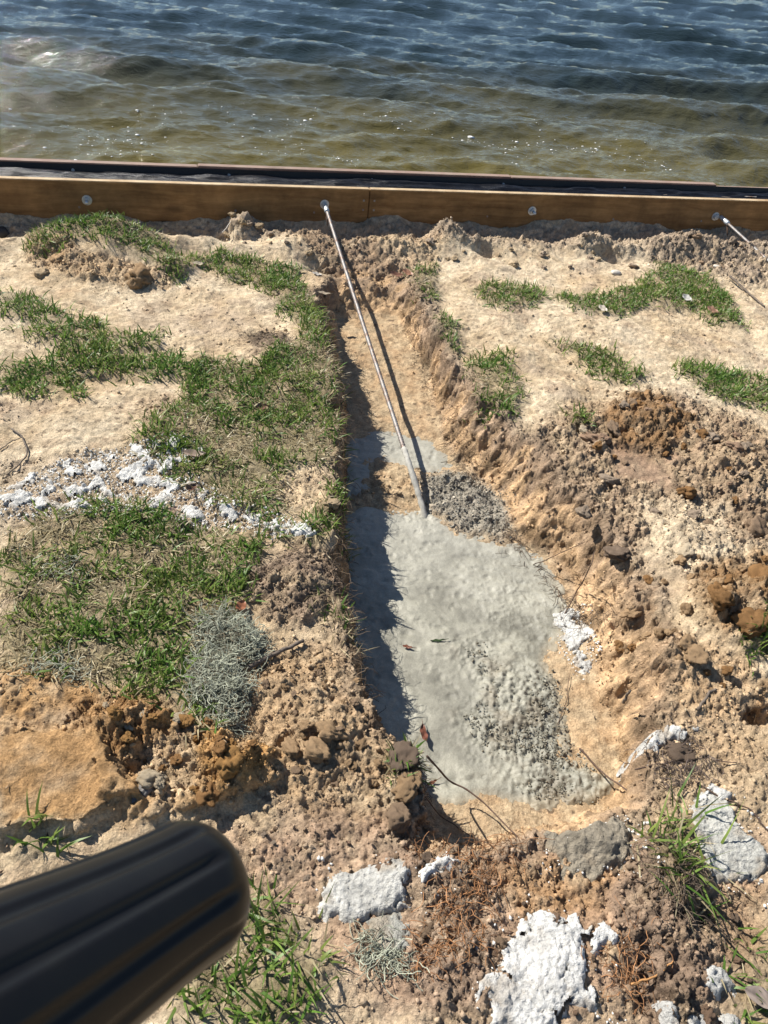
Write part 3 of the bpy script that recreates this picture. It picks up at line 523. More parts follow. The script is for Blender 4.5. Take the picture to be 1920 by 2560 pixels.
# washers and nuts (the hardware clamped on the board)
def bolt(a_, z_, stub):
    Vs, Fs = tube([(0, 0, 0), (0, -.004, 0)], [.0245, .0245], 24); w_ = link('washer', pymesh('washer', Vs, Fs, False), M_STEEL, wall); w_.location = (a_, -.001, z_)
    Vs, Fs = tube([(0, -.004, 0), (0, -.020, 0)], [.0165, .0165], 6); q = link('nut', pymesh('nut', Vs, Fs, False), M_STEEL, w_)
    if stub:
        Vs, Fs = tube([(0, -.020, 0), (0, -.047, 0)], [.0085, .0085], 12); link('bolt_end', pymesh('bolt_end', Vs, Fs), M_STEEL, w_)
BOLTS = [on_wall(188, 432), on_wall(701, 441), on_wall(1149, 455), on_wall(1545, 467)]
print('bolts', BOLTS)
for i, (a_, z_) in enumerate(BOLTS): bolt(a_, z_, i in (0, 2))

# ------------------------------------------------------------------ tie rods (deformed bar)
def tie_rod(way, label, coat=None):
    way = np.array(way, float); R_ = .0082; seg = 10
    for _ in range(3):                                              # round the bends
        q = [way[0]]
        for a_, b_ in zip(way[:-1], way[1:]): q += [a_*.8+b_*.2, a_*.2+b_*.8]
        way = np.array(q+[way[-1]])
    cum = np.concatenate([[0], np.cumsum(np.linalg.norm(np.diff(way, axis=0), axis=1))]); n = int(cum[-1]/.0024); ts = np.linspace(0, cum[-1], n)
    C = np.stack([np.interp(ts, cum, way[:, k]) for k in range(3)], 1); T = np.gradient(C, axis=0); T /= np.linalg.norm(T, axis=1)[:, None]
    a = np.cross(T, [0, 0, 1.]); a /= np.linalg.norm(a, axis=1)[:, None]; b = np.cross(T, a); V = []
    an = 2*math.pi*np.arange(seg)/seg
    for i in range(n):
        ph = ((ts[i]+.004*np.sin(an)) % .013)/.013; rr = R_*(.88+.20*(ph < .38)) + np.where((np.arange(seg) % (seg//2)) == 0, .0014, 0)
        V.append(C[i]+rr[:, None]*(np.cos(an)[:, None]*a[i]+np.sin(an)[:, None]*b[i]))
    F = [[i*seg+k, i*seg+(k+1) % seg, (i+1)*seg+(k+1) % seg, (i+1)*seg+k] for i in range(n-1) for k in range(seg)]
    F.append(list(range(seg))[::-1]); F.append([(n-1)*seg+k for k in range(seg)])
    root = link('tie_rod', pymesh('tie_rod', np.concatenate(V), F, True), M_RUST, None, label, 'tie rod', 'steel tie rods bolted through the wale board')
    p0 = C[0]; dv = T[0]
    Vs, Fs = tube([p0-dv*.052, p0-dv*.02, p0+dv*.02, p0+dv*.035], [.0125, .0125, .0145, .0115], 10); link('threaded_end', pymesh('threaded_end', Vs, Fs), M_STEEL, root)
    q0, q1 = p0+dv*.012, p0+dv*.065; pts = [q0+(q1-q0)*t_+np.array([random.uniform(-.003, .003), 0, -.010-.05*t_*t_]) for t_ in np.linspace(0, 1, 6)]
    Vs, Fs = tube(pts, [.006, .007, .005, .006, .004, .002], 6); link('rust_drip', pymesh('rust_drip', Vs, Fs), M_ROOT, root)
    if coat:
        sel = C[int(coat*n)::5]; m_ = len(sel); rr = [(.0082+.0022*abs(math.sin(i*.9))+.0030*random.random())*(1 if i < m_-3 else 1.0) for i in range(m_)]; rr[0] = .009
        Vs, Fs = tube(sel, rr, 12); Vs = Vs + .0025*np.stack([n3(Vs*90, 3, 1), n3(Vs*90, 5, 1), n3(Vs*90, 7, 1)], 1); link('cement_crust', pymesh('cement_crust', Vs, Fs), M_CEMCOAT, root)
def wpt(a_, off, z_): q = WB+WD*a_+WN*off; return np.array([q[0], q[1], z_])
r0_ = wpt(BOLTS[1][0], .06, BOLTS[1][1]-.004); qk = P(878, 985, ZC+.12); q2 = P(903, 1062, ZC+.05); e0 = P(917, 1110, ZC+.004)
tie_rod([r0_, r0_*.66+qk*.34+np.array([0, 0, -.006]), r0_*.3+qk*.7+np.array([0, 0, -.006]), qk, q2, e0, e0+(e0-q2)*.9+np.array([0, 0, -.03])], 'ribbed steel tie rod running down the trench into the concrete', .84)
r1_ = wpt(BOLTS[3][0]+.03, .07, BOLTS[3][1]-.004); e1 = P(1760, 655, -.02); dv = (e1-r1_)/np.linalg.norm(e1-r1_); tie_rod([r1_, r1_+dv*.9, r1_+dv*1.9], 'ribbed steel tie rod over the brown dirt heap with a broken root below')

# ------------------------------------------------------------------ grass
def blades(polys, dens, straw, seed, lmin=.02, lmax=.055, per=15000, clumpy=1.0):
    r_ = np.random.default_rng(seed); PX = []; PY = []
    for poly in polys:
        x0, y0 = poly.min(0)-.03; x1, y1 = poly.max(0)+.03; n = int((x1-x0)*(y1-y0)*per*dens)
        X = r_.uniform(x0, x1, n); Y = r_.uniform(y0, y1, n); wx = X+.03*fbm(X*9, Y*9, 601, 3); wy = Y+.03*fbm(X*9+4, Y*9, 602, 3); d = sdf(poly, wx, wy)
        k = (d > r_.normal(0, .022, n)*(1 if np.ptp(poly, 0).min() > .12 else .4)) & (fbm(X*13, Y*13, 603, 3)*clumpy+.45+r_.normal(0, .18, n)+np.clip(d*3, 0, .15) > .26*(1.3-dens*.4)); PX.append(X[k]); PY.append(Y[k])
    X = np.concatenate(PX); Y = np.concatenate(PY); n = len(X); Zr = terrain(X, Y)[0]
    isst = r_.random(n) < 1.15*straw*np.clip(.55+1.3*fbm(X*5, Y*5, 604, 3)+.35, .15, 1.7)
    near = np.clip(1.25-.06*Y, .9, 1.25)
    L_ = (lmin+(lmax*1.15-lmin)*r_.random(n)**1.5)*near*np.where(isst, .95, 1); wd = r_.uniform(.0017, .0034, n)*np.where(isst, .62, 1)
    az = r_.uniform(0, 6.283, n) + .0; tilt = np.where(isst, r_.uniform(.9, 1.5, n), np.clip(r_.normal(.75, .35, n), .05, 1.45))
    ns = 3; h = np.stack([np.cos(az), np.sin(az)], 1); side = np.stack([-h[:, 1], h[:, 0]], 1); V = np.zeros((n, 2*ns+1, 3)); cx = np.zeros(n); cz = np.zeros(n); tl = tilt.copy(); curve = r_.uniform(.1, .6, n)
    tw = r_.normal(0, .5, n)
    for i in range(ns+1):
        wfac = (1., .95, .7, 0)[i]; px = X+h[:, 0]*cx; py = Y+h[:, 1]*cx; pz = Zr-.003+cz
        if i < ns:
            ox = side[:, 0]*wd*wfac*np.cos(tw*i); oy = side[:, 1]*wd*wfac*np.cos(tw*i); oz = wd*wfac*np.sin(tw*i)
            V[:, 2*i] = np.stack([px-ox, py-oy, pz-oz], 1); V[:, 2*i+1] = np.stack([px+ox, py+oy, pz+oz], 1)
        else: V[:, 2*ns] = np.stack([px, py, pz], 1)
        cx = cx+np.sin(tl)*L_/ns; cz = cz+np.cos(tl)*L_/ns; tl = np.clip(tl+curve/ns*1.6, 0, 1.62)
    dry = np.clip(r_.normal(.25, .25, n)+.4*fbm(X*4, Y*4, 605, 3), 0, 1)[:, None]
    g = (np.array([.085,.165,.026])*(1-dry)+np.array([.22,.25,.065])*dry)*r_.uniform(.65, 1.35, n)[:, None]
    s_ = np.array([.44,.37,.22])*r_.uniform(.45, 1.15, n)[:, None]; c = np.where(isst[:, None], s_, g)
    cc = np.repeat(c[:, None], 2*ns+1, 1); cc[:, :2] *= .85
    b = (np.arange(n)*(2*ns+1))[:, None]; T = np.array([[0,1,3],[0,3,2],[2,3,5],[2,5,4],[4,5,6]])
    F = (b[:, :, None]+T[None]).reshape(-1, 3); return V.reshape(-1, 3), F, cc.reshape(-1, 3)
GL = {'lawn': ('grass', 'short patchy lawn along the left brink of the trench', 'grass', 'stuff'),
 'mound': ('grass_patch', 'yellowish turf on the raised sod mound near the wale board', 'grass', None), 'bridge': ('grass_patch', 'thin turf strip joining the sod mound to the trench lawn', 'grass', None),
 'west': ('grass_patch', 'sparse bright grass runners on pale sand below the sod mound', 'grass', None), 'west2': ('grass_patch', 'leafy green grass band running across sand into the trench lawn', 'grass', None),
 'tuft_sand': ('grass_tuft', 'small lone grass tuft on smooth pale sand below the leafy grass band', 'grass', None), 'east_strip': ('grass_patch', 'short narrow strip of green turf on sand between trench and hooked patch', 'grass', None),
 'east_hook': ('grass_patch', 'large hooked patch of turf beside the brown dirt heap', 'grass', None), 'east_small': ('grass_patch', 'small thin diagonal grass patch on bare sand', 'grass', None),
 'east_edge': ('grass_patch', 'dense dark green turf wedge above the rusty soil pile', 'grass', None), 'bank_top': ('grass_tuft', 'yellow green grass tuft at the head of the trench', 'grass', None),
 'bank_mid': ('grass_patch', 'dry straggly grass along the right brink of the trench', 'grass', None), 'tuft_pit': ('grass_tuft', 'dark green tuft beside the rusty soil pile', 'grass', None),
 'clump_cement': ('grass_clump', 'long leaning grass clump between two cement splats', 'grass', None), 'clump_corner': ('grass_clump', 'broad bladed grass clump with dry leaf in the brown soil', 'grass', None),
 'clump_handle': ('grass_clump', 'broad bladed sprawling grass clump below the black handle grip', 'grass', None), 'tuft_slab': ('grass_tuft', 'few broad blades growing at the smooth tan soil slab', 'grass', None),
 'tuft_brink': ('grass_tuft', 'small tuft on the overhanging dark clod at the trench brink', 'grass', None), 'tuft_rust': ('grass_tuft', 'tiny bright green tuft at the foot of rusty clods', 'grass', None)}
for i, (k, (pp, dens, straw)) in enumerate(GRASS.items()):
    big = k in ('clump_cement', 'clump_corner', 'clump_handle', 'tuft_slab')
    lm = (.04, .10) if k == 'clump_cement' else ((.025, .062) if big else (.018, .05))
    V, F, c = blades(GPOLY[k], dens, straw, 700+i, lm[0], lm[1], (9000 if big else 26000)); nm, lb, ct, kd = GL[k]
    link(nm, mesh_np(nm, V, F, c), M_GRASS, None, lb, ct, None, kd)

# ------------------------------------------------------------------ crumbs of soil (uncountable) and single clods
TEM = [rock(1, 3+i, .45) for i in range(5)]
OCT_F = np.array([[0,2,4],[2,1,4],[1,3,4],[3,0,4],[2,0,5],[1,2,5],[3,1,5],[0,3,5]])
TEM8 = [(np.array([[1,0,0],[-1,0,0],[0,1,0],[0,-1,0],[0,0,.8],[0,0,-.8]])*np.random.default_rng(50+i).uniform(.6, 1.25, (6, 1))+np.random.default_rng(60+i).normal(0, .16, (6, 3)), OCT_F) for i in range(5)]
def crumbs(n, smin, smax, seed, power=1.6, lumpmin=.18):
    r_ = np.random.default_rng(seed); d = r_.random(n)**.75; y0 = .25+d*3.95; xa = -.75-.42*y0; xb = 1.1+.34*y0; X = xa+(xb-xa)*r_.random(n); Y = y0+(wall_y(X)-wall_y(0*X))*d*.98
    ds = np.maximum(sdf_box(SLAB, X, Y, .1), sdf_box(SLAB2, X, Y, .1)); z, c, lu, g = terrain(X, Y); keep = (r_.random(n) < np.clip((lu-lumpmin)*1.2+.05*sstep(-.1, .5, fbm(X*3, Y*3, 77, 3)), 0, 1)) & (ds < -.005) & (g < .6+.4*r_.random(n)) & (Y < wall_y(X)-.02)
    X, Y, z, c = X[keep], Y[keep], z[keep], c[keep]; n = len(X); s = smin*(1-r_.random(n)*(1-(smin/smax)**power))**(-1/power)
    V = []; F = []; C = []; off = 0
    for k in range(5):
        T, TF = TEM8[k]; j = np.arange(n) % 5 == k; m_ = j.sum(); a = r_.uniform(0, 6.283, m_); b = r_.uniform(-.9, .9, m_); ca, sa, cb, sb = np.cos(a), np.sin(a), np.cos(b), np.sin(b)
        R = np.zeros((m_, 3, 3)); R[:, 0, 0] = ca; R[:, 0, 1] = -sa*cb; R[:, 0, 2] = sa*sb; R[:, 1, 0] = sa; R[:, 1, 1] = ca*cb; R[:, 1, 2] = -ca*sb; R[:, 2, 1] = sb; R[:, 2, 2] = cb
        vv_ = np.einsum('nij,kj->nki', R, T)*s[j][:, None, None]+np.stack([X[j], Y[j], z[j]+s[j]*.25], 1)[:, None]
        V.append(vv_.reshape(-1, 3)); F.append((TF[None]+(off+np.arange(m_)*len(T))[:, None, None]).reshape(-1, 3)); C.append(np.repeat(np.clip(c[j]*r_.uniform(.7, 1.3, m_)[:, None], .02, .7), len(T), 0)); off += m_*len(T)
    return np.concatenate(V), np.concatenate(F), np.concatenate(C)
V, F, c = crumbs(165000, .0017, .011, 801, 2.1, .16); print('crumbs', len(F))
link('soil_crumbs', mesh_np('soil_crumbs', V, F, c, False), M_CRUMB, None, 'loose crumbs of sand and soil strewn over the ground', 'soil', None, 'stuff')
def gran_bits(poly, n, seed, zbase, name, label, cols, smin, smax, feather=.03, tem=None):
    r_ = np.random.default_rng(seed); x0, y0 = poly.min(0); x1, y1 = poly.max(0); X = r_.uniform(x0, x1, n); Y = r_.uniform(y0, y1, n); d = sdf(poly, X+.02*noise(X*14, Y*14, 3), Y+.02*noise(X*14, Y*14, 4)); k = d > np.abs(r_.normal(0, feather, n))-.02; X = X[k]; Y = Y[k]; n = len(X)
    z = np.full(n, zbase) if zbase is not None else terrain(X, Y)[0]; s = smin*(1-r_.random(n)*.93)**(-.45); s = np.minimum(s, smax); T, TF = TEM8[2]; print(name, n); a = r_.uniform(0, 6.283, n); ca, sa = np.cos(a), np.sin(a)
    R = np.zeros((n, 3, 3)); R[:, 0, 0] = ca; R[:, 0, 1] = -sa; R[:, 1, 0] = sa; R[:, 1, 1] = ca; R[:, 2, 2] = 1
    vv_ = np.einsum('nij,kj->nki', R, T)*s[:, None, None]+np.stack([X, Y, z+s*.2], 1)[:, None]; c = np.array(cols)[r_.integers(0, len(cols), n)]*r_.uniform(.75, 1.2, n)[:, None]
    link(name, mesh_np(name, vv_.reshape(-1, 3), (TF[None]+(np.arange(n)*len(T))[:, None, None]).reshape(-1, 3), np.repeat(c, len(T), 0), False), M_CRUMB, None, label, 'gravel', None, 'stuff')
gran_bits(GRAN, 4200, 811, ZC+.006, 'concrete_crumbs', 'grainy half mixed concrete lumps on the wet pool', [(.245,.235,.19),(.22,.21,.17),(.20,.175,.13)], .0022, .009, .07)
gran_bits(GRAN2, 3200, 812, None, 'concrete_crumbs', 'grey grainy concrete crumbs beside the foot of the tie rod', [(.24,.225,.19),(.21,.19,.155),(.26,.25,.215)], .0024, .008, .05)

for gi, (pp, n_) in enumerate((([(0,1060),(90,1030),(190,985),(300,970),(400,955),(440,985),(360,1030),(450,1060),(560,1105),(660,1145),(670,1172),(560,1150),(420,1125),(300,1105),(150,1120),(-60,1125),(-60,1060)], 8500), ([(1230,1205),(1280,1225),(1330,1310),(1300,1375),(1250,1300)], 380), ([(1060,1960),(1330,1960),(1330,2240),(1000,2240)], 200), ([(670,1860),(1000,1840),(980,1960),(700,2010)], 130), ([(1480,1700),(1680,1760),(1680,1960),(1500,1940)], 150), ([(1150,1780),(1400,1770),(1400,1900),(1180,1910)], 260))):
    gran_bits(WP(pp), n_, 820+gi, None, 'cement_crumbs', ('white cement grains scattered through the turf spill', 'white cement grains sprinkled down the right bank', 'white cement grains around the large cracked spill', 'cement grains around the lobed splat', 'cement grains around the grey textured splat', 'cement grains on the stained dirt mound')[gi], [LIME*1.2, LIME*1.1, LIME*.9], .0024, .0075, (.006, .01, .03, .03, .03, .03)[gi])
CLODM = [rock(4, 40+i, .62) for i in range(7)]
def clod_mesh(i, col):
    V, F = CLODM[i]; n = n3(V, 90+i, 4); return mesh_np('dirt_clod', V, F, np.clip(np.array(col)*(1+.25*n)[:, None], .02, .8))
_cm = {}
def clod(px, py, r, col, label, group=None, key=None, name='dirt_clod', cat='clod'):
    i = random.randrange(7); kk = (i, tuple(col))
    if kk not in _cm: _cm[kk] = clod_mesh(i, col)
    p = at(px, py); o = link(name, _cm[kk], M_CRUMB, None, label, cat, group); o.location = (p[0], p[1], p[2]+r*.25); o.scale = (r*random.uniform(.85, 1.2), r*random.uniform(.85, 1.2), r*random.uniform(.7, 1)); o.rotation_euler = (random.uniform(-.4, .4), random.uniform(-.4, .4), random.uniform(0, 6.28)); return o
for (x, y, r, c, l) in [(683,1625,.030,TAN*1.05,'large tan clod resting on the crumbly pile beside the trench'),(715,1590,.030,TAN,'long tan clod behind the largest clod of the crumbly pile'),(630,1620,.024,TAN*.95,'flat tan clod on the crumbly pile, on the lawn side'),(660,1570,.017,TAN*.9,'small round tan clod above the two large clods of the pile'),
  (1440,1430,.042,TAN*1.1,'big knobbly tan clod on the sandy right slope'),(1500,1420,.030,TAN*.95,'brownish clod beside the big knobbly tan clod'),(1620,1350,.05,RUST*1.2,'huge rusty brown clod in the heap on the right slope'),(1560,1300,.036,RUST,'dark rusty clod above the huge rusty clod'),(1640,1260,.045,RUST*1.4,'orange brown block clod at the top of the rusty heap'),(1630,1150,.045,BROWN,'large dark brown clod in the brown soil slope'),
  (1480,1195,.026,PALE*.9,'pale round clod on the light sand patch of the slope'),(1380,880,.030,RUST*1.5,'orange crumbly clod on top of the rusty soil pile'),(1530,950,.034,GREY*1.2,'grey brown clod at the dark hollow of the soil pile'),(1260,930,.018,PALE*.9,'pale sandy clod beside the dark green tuft'),
  (130,565,.045,TAN*1.1,'rounded sand block under the sod mound turf'),(300,605,.06,TAN*.8,'undercut brown sand slab at the edge of the sod mound'),(90,595,.03,SAND,'pale sand block at the outer end of the sod mound'),
  (515,480,.035,SAND*.8,'sandy clod topping the peaked heap against the wale board'),(560,490,.022,SAND*.8,'knobby sand clod beside the peaked heap'),(930,525,.030,GREY*1.2,'upright grey clod standing in front of the wale board'),(810,520,.03,SAND*.8,'pale flat clod by the tie rod hollow'),(1310,515,.025,GREY,'rounded grey clod at the edge of the board shadow'),
  (870,1640,.030,DARK*2,'dark rooty clod overhanging the concrete at the brink'),(880,1700,.034,TAN*.8,'tan block under the dark rooty clod at the brink'),(860,1770,.030,BROWN,'brown block at the near corner of the trench'),
  (720,1090,.026,SAND*.9,'sandy block at the left brink beside the white cement tail'),(1330,1200,.035,DARK*2,'dark root bound clod on the right bank'),(1260,1110,.03,GREY,'grey crumbly clod on the right bank above the root bound clod'),(960,740,.028,DARK*2,'dark rooty clod under the turf at the right brink'),
  (330,1690,.026,PALE*.9,'pale crumbly clod behind the weathered wood scrap'),(400,1560,.022,ORNG*.8,'orange clod at the foot of the pale moss'),(500,1650,.030,ORNG,'orange clod on the undercut orange block'),(450,1720,.030,RUST*1.4,'brown clod at the shaded undercut of the orange block')]:
    clod(x, y, r, c, l)
r_ = np.random.default_rng(91)
for (poly, n, cols, r0, r1, lab, grp) in [
   (WP([(900,530),(1370,540),(1380,585),(900,575)]), 22, [SAND*.85, GREY*1.3], .010, .024, 'clod in the sandy ridge in front of the wale board', 'clods along the ridge'),
   (WP([(480,490),(680,500),(680,560),(480,530)]), 18, [SAND*.85, GREY*1.2], .010, .022, 'clod at the foot of the peaked sand heap', 'clods at the peaked heap'),
   (WP([(1390,520),(1640,540),(1640,590),(1420,575)]), 22, [GREY, BROWN*1.3], .012, .028, 'clod in the heap of dirt beneath the second tie rod', 'clods in the brown heap'),
   (WP([(1280,860),(1650,930),(1650,1150),(1400,1120),(1230,1000)]), 40, [BROWN, RUST*1.2, GREY*1.1, PINK], .012, .036, 'clod in the churned soil slope', 'clods on the churned slope'),
   (WP([(1380,1160),(1650,1220),(1650,1520),(1420,1480),(1330,1300)]), 34, [TAN, RUST*1.3, TAN*.8], .010, .030, 'clod on the sandy right slope', 'clods on the right slope'),
   (WP([(560,1450),(760,1420),(860,1620),(840,1720),(640,1700)]), 34, [TAN*.9, TAN*.75, BROWN], .007, .018, 'clod on the crumbly pile beside the trench', 'clods on the crumbly pile'),
   (WP([(200,1520),(400,1540),(580,1640),(440,1740),(320,1720)]), 26, [ORNG*.9, RUST*1.4, PALE*.8], .008, .020, 'clod on the undercut orange block', 'clods on the orange block'),
   (WP([(900,1860),(1350,1860),(1640,1950),(1640,2200),(920,2200)]), 40, [PINK*.7, DARK*1.8, BROWN*.9], .006, .016, 'clod in the reddish soil among cement splats', 'clods among the cement splats'),
   (WP([(540,1780),(860,1800),(860,1880),(680,2000),(560,1900)]), 22, [BROWN, PINK*.8, GREY], .004, .010, 'soil pebble on the trodden sand below the pile', 'soil pebbles below the pile')]:
    k = 0; x0, y0 = poly.min(0); x1, y1 = poly.max(0)
    while k < n:
        X = r_.uniform(x0, x1, 1); Y = r_.uniform(y0, y1, 1)
        if sdf(poly, X, Y)[0] < 0: continue
        col = cols[k % len(cols)]; i = random.randrange(7); kk = (i, tuple(col)); k += 1
        if kk not in _cm: _cm[kk] = clod_mesh(i, col)
        r = r0*(r1/r0)**(r_.random()**1.7); adj = 'large' if r > r0*(r1/r0)**.55 else ('middling' if r > r0*(r1/r0)**.2 else 'small'); hue = 'rusty' if col[0] > 2.2*col[2] and col[0] < .3 else ('orange' if col[0] > 3*col[2] else ('dark' if col[0] < .19 else ('greyish' if col[0] < 1.95*col[2] and col[0] < .32 else 'pale tan' if col[0] > .33 else 'brown'))); o = link('dirt_clod', _cm[kk], M_CRUMB, None, adj+' '+hue+' '+lab, 'clod', grp+', '+adj+' '+hue); o.location = (X[0], Y[0], gz(X, Y)[0]+r*.3); o.scale = (r*random.uniform(.8, 1.25), r*random.uniform(.8, 1.2), r*random.uniform(.65, 1)); o.rotation_euler = (random.uniform(-.5, .5), random.uniform(-.5, .5), random.uniform(0, 6.28))

# leaf litter: chips and straw bits lying about
r_ = np.random.default_rng(955); n = 1500; d_ = r_.random(n)**.8; Y = .3+d_*3.6; X = -.6-.4*Y+(1.6+.72*Y)*r_.random(n); k = (fbm(X*2.2, Y*2.2, 956, 3)+r_.normal(0, .3, n) > .05) & (np.maximum(sdf_box(SLAB, X, Y, .05), sdf_box(SLAB2, X, Y, .05)) < 0) & (Y < wall_y(X)-.1); X = X[k]; Y = Y[k]; n = len(X); zz = terrain(X, Y)[0]
T, TF = TEM8[1]; L_ = r_.uniform(.003, .011, n); W_ = L_*r_.uniform(.12, .5, n); a = r_.uniform(0, 6.283, n); tl = r_.normal(0, .3, n); vv_ = np.zeros((n, 6, 3)); lx = T[None, :, 0]*L_[:, None]; ly = T[None, :, 1]*W_[:, None]; lz = T[None, :, 2]*.0007
vv_[..., 0] = X[:, None]+lx*np.cos(a)[:, None]-ly*np.sin(a)[:, None]; vv_[..., 1] = Y[:, None]+lx*np.sin(a)[:, None]+ly*np.cos(a)[:, None]; vv_[..., 2] = zz[:, None]+.004+lz+lx*np.sin(tl)[:, None]
cl = np.array([(.12,.07,.045), (.30,.21,.13), (.42,.34,.22), (.06,.045,.035)])[r_.integers(0, 4, n)]*r_.uniform(.7, 1.2, n)[:, None]
link('leaf_litter', mesh_np('leaf_litter', vv_.reshape(-1, 3), (TF[None]+(np.arange(n)*6)[:, None, None]).reshape(-1, 3), np.repeat(cl, 6, 0), False), M_LEAF, None, 'tiny leaf chips and straw bits scattered over the sand', 'leaf litter', None, 'stuff')

# ------------------------------------------------------------------ spanish moss
def moss(pts, n, label, seed, hgt=.045):
    poly = WP(pts); r_ = np.random.default_rng(seed); V = []; F = []; C = []; off = 0; x0, y0 = poly.min(0); x1, y1 = poly.max(0); cnt = 0
    X = r_.uniform(x0, x1, n*4); Y = r_.uniform(y0, y1, n*4); k = (sdf(poly, X, Y) > r_.normal(0, .010, n*4)) & (fbm(X*16, Y*16, seed, 3)+r_.normal(0, .2, n*4) > -.12); X = X[k][:n]; Y = Y[k][:n]; Zg = gz(X, Y); d = sdf(poly, X, Y)
    for i in range(len(X)):
        m_ = 8; p = np.array([X[i], Y[i], Zg[i]+.004+r_.random()*hgt*min(1, d[i]/.04+.25)]); a = r_.uniform(0, 6.28); step = r_.uniform(.004, .009); pts_ = []; turn = r_.normal(0, .45); pz = r_.normal(0, .3)
        for j in range(m_):
            pts_.append(p.copy()); a += turn+r_.normal(0, .35); p = p+step*np.array([math.cos(a), math.sin(a), pz+r_.normal(0, .35)]); p[2] = max(p[2], Zg[i]+.002)
        pts_ = np.array(pts_); T = np.gradient(pts_, axis=0); sd = np.cross(T, [0, 0, 1.]); sd /= np.linalg.norm(sd, axis=1)[:, None]+1e-9; up = np.array([0, 0, 1.]); R_ = .00085
        ring = np.stack([pts_+sd*R_, pts_-sd*R_*.5+up*R_*.87, pts_-sd*R_*.5-up*R_*.87], 1).reshape(-1, 3); V.append(ring)
        for j in range(m_-1):
            for q in range(3): F.append([off+j*3+q, off+j*3+(q+1) % 3, off+(j+1)*3+(q+1) % 3, off+(j+1)*3+q])
        C.append(np.tile((np.array([.43,.445,.34]) if r_.random() < .85 else np.array([.22,.18,.12]))*r_.uniform(.45, 1.3), (m_*3, 1))); off += m_*3
    return link('moss_clump', mesh_np('moss_clump', np.concatenate(V), np.array(F), np.concatenate(C)), M_MOSS, None, label, 'moss')
moss([(420,1360),(470,1330),(530,1345),(565,1390),(560,1430),(530,1460),(535,1520),(520,1590),(480,1590),(450,1545),(410,1530),(400,1480),(430,1440)], 2600, 'large tangle of pale grey green moss beside the stick', 901)
moss([(780,2020),(830,2050),(870,2065),(860,2110),(800,2100),(770,2060)], 170, 'small wisp of grey moss below the round cement blob', 902, .02)
moss([(70,1440),(140,1430),(190,1460),(150,1490),(80,1480)], 70, 'thin wisp of grey moss lying in the lawn', 903, .012)
moss([(70,1230),(170,1215),(180,1260),(90,1270)], 70, 'thin moss wisp in turf below the white cement', 904, .015)

# ------------------------------------------------------------------ sticks, roots, leaves, shells
def stick(pxs, r0, r1, label, mt=None, name='stick', cat='stick', lift=.004, wob=.004, n=26):
    W = np.array([np.array(at(*p[:2]))+np.array([0, 0, (p[2] if len(p) > 2 else 0)]) for p in pxs]); t = np.linspace(0, len(W)-1, n); pts = np.stack([np.interp(t, np.arange(len(W)), W[:, k]) for k in range(3)], 1)
    if len(pxs) <= 3 or True:
        r_ = np.random.default_rng(int(pxs[0][0]*7+pxs[0][1])); pts[1:-1] += r_.normal(0, wob*.5, (n-2, 3))*np.array([1, 1, .4])
        for _ in range(2): pts[1:-1] = .25*pts[:-2]+.5*pts[1:-1]+.25*pts[2:]
    rr = np.linspace(r0, r1, n); pts[:, 2] += lift+rr*.6
    V, F = tube(pts, rr*(1+.15*np.sin(np.arange(n)*2.3)), 7); return link(name, pymesh(name, V, F), mt or M_BARK, None, label, cat)
stick([(535,1450),(590,1420),(655,1390)], .0065, .005, 'thick bark covered stick leaning on the pale moss', lift=.008)
stick([(25,930),(50,945),(62,985),(40,1010),(15,1030)], .003, .002, 'bent dark twig on sand above the white cement', lift=.006)
stick([(0,975),(30,955),(50,948)], .0018, .0012, 'thin side twig touching the bent dark twig', lift=.006)
stick([(905,1705,.12),(960,1716,.05),(1010,1735,.04),(1060,1770,.02),(1110,1808),(1145,1845)], .0026, .0014, 'long thin root crossing the near end of the trench', M_ROOT, 'root', 'root', .012)
stick([(910,1715),(950,1765),(1010,1805),(1060,1830)], .0018, .001, 'thin dark rootlet below the long root at the trench end', M_ROOT, 'root', 'root', .006)
stick([(1250,1620),(1290,1665),(1350,1710),(1430,1760)], .0028, .0016, 'dark root lying from the grainy concrete to the long grass clump', M_ROOT, 'root', 'root', .006)
stick([(1370,1665),(1430,1650),(1500,1640),(1590,1650)], .0022, .0012, 'dark thin root beyond the root ball on tan sand', M_ROOT, 'root', 'root', .004)
stick([(1500,1690),(1560,1730),(1620,1750),(1659,1800)], .0022, .0015, 'curving dark root below the root ball', M_ROOT, 'root', 'root', .004)
stick([(1215,1335),(1245,1280),(1275,1225),(1283,1195)], .0022, .0012, 'dark rootlet hanging down the white smeared bank', M_ROOT, 'root', 'root', .006)
stick([(1150,1225),(1220,1195),(1262,1175)], .0016, .001, 'fine rootlet near the foot of the right bank', M_ROOT, 'root', 'root', .008)
stick([(1575,600),(1620,640),(1650,665)], .006, .004, 'broken woody root below the second tie rod', M_BARK, 'root', 'root', .006)
stick([(1060,1490),(1110,1470),(1130,1440)], .0012, .0008, 'short wiry twig lying in wet concrete', M_ROOT, 'stick', 'stick', .004)
stick([(480,505),(500,480),(522,450,.03)], .0025, .0012, 'pale dry straw standing by the peaked sand heap', M_SHELL, 'straw', 'straw', .004)
stick([(1200,1580),(1220,1520),(1230,1460)], .0012, .0008, 'thin rootlet stuck on grainy concrete edge', M_ROOT, 'root', 'root', .006)
stick([(1040,2190),(1100,2150),(1130,2120)], .001, .0006, 'reddish fine rootlet', M_ROOT, 'root', 'root', .006) if False else None
stick([(1505,1535),(1530,1500),(1545,1490)], .004, .003, 'stubby dark twig on the tan sand above the root ball', M_BARK, 'stick', 'stick', .003)
stick([(1345,1520),(1360,1495)], .004, .003, 'short dark twig at the edge of the sandy hollow', M_BARK, 'stick', 'stick', .003)
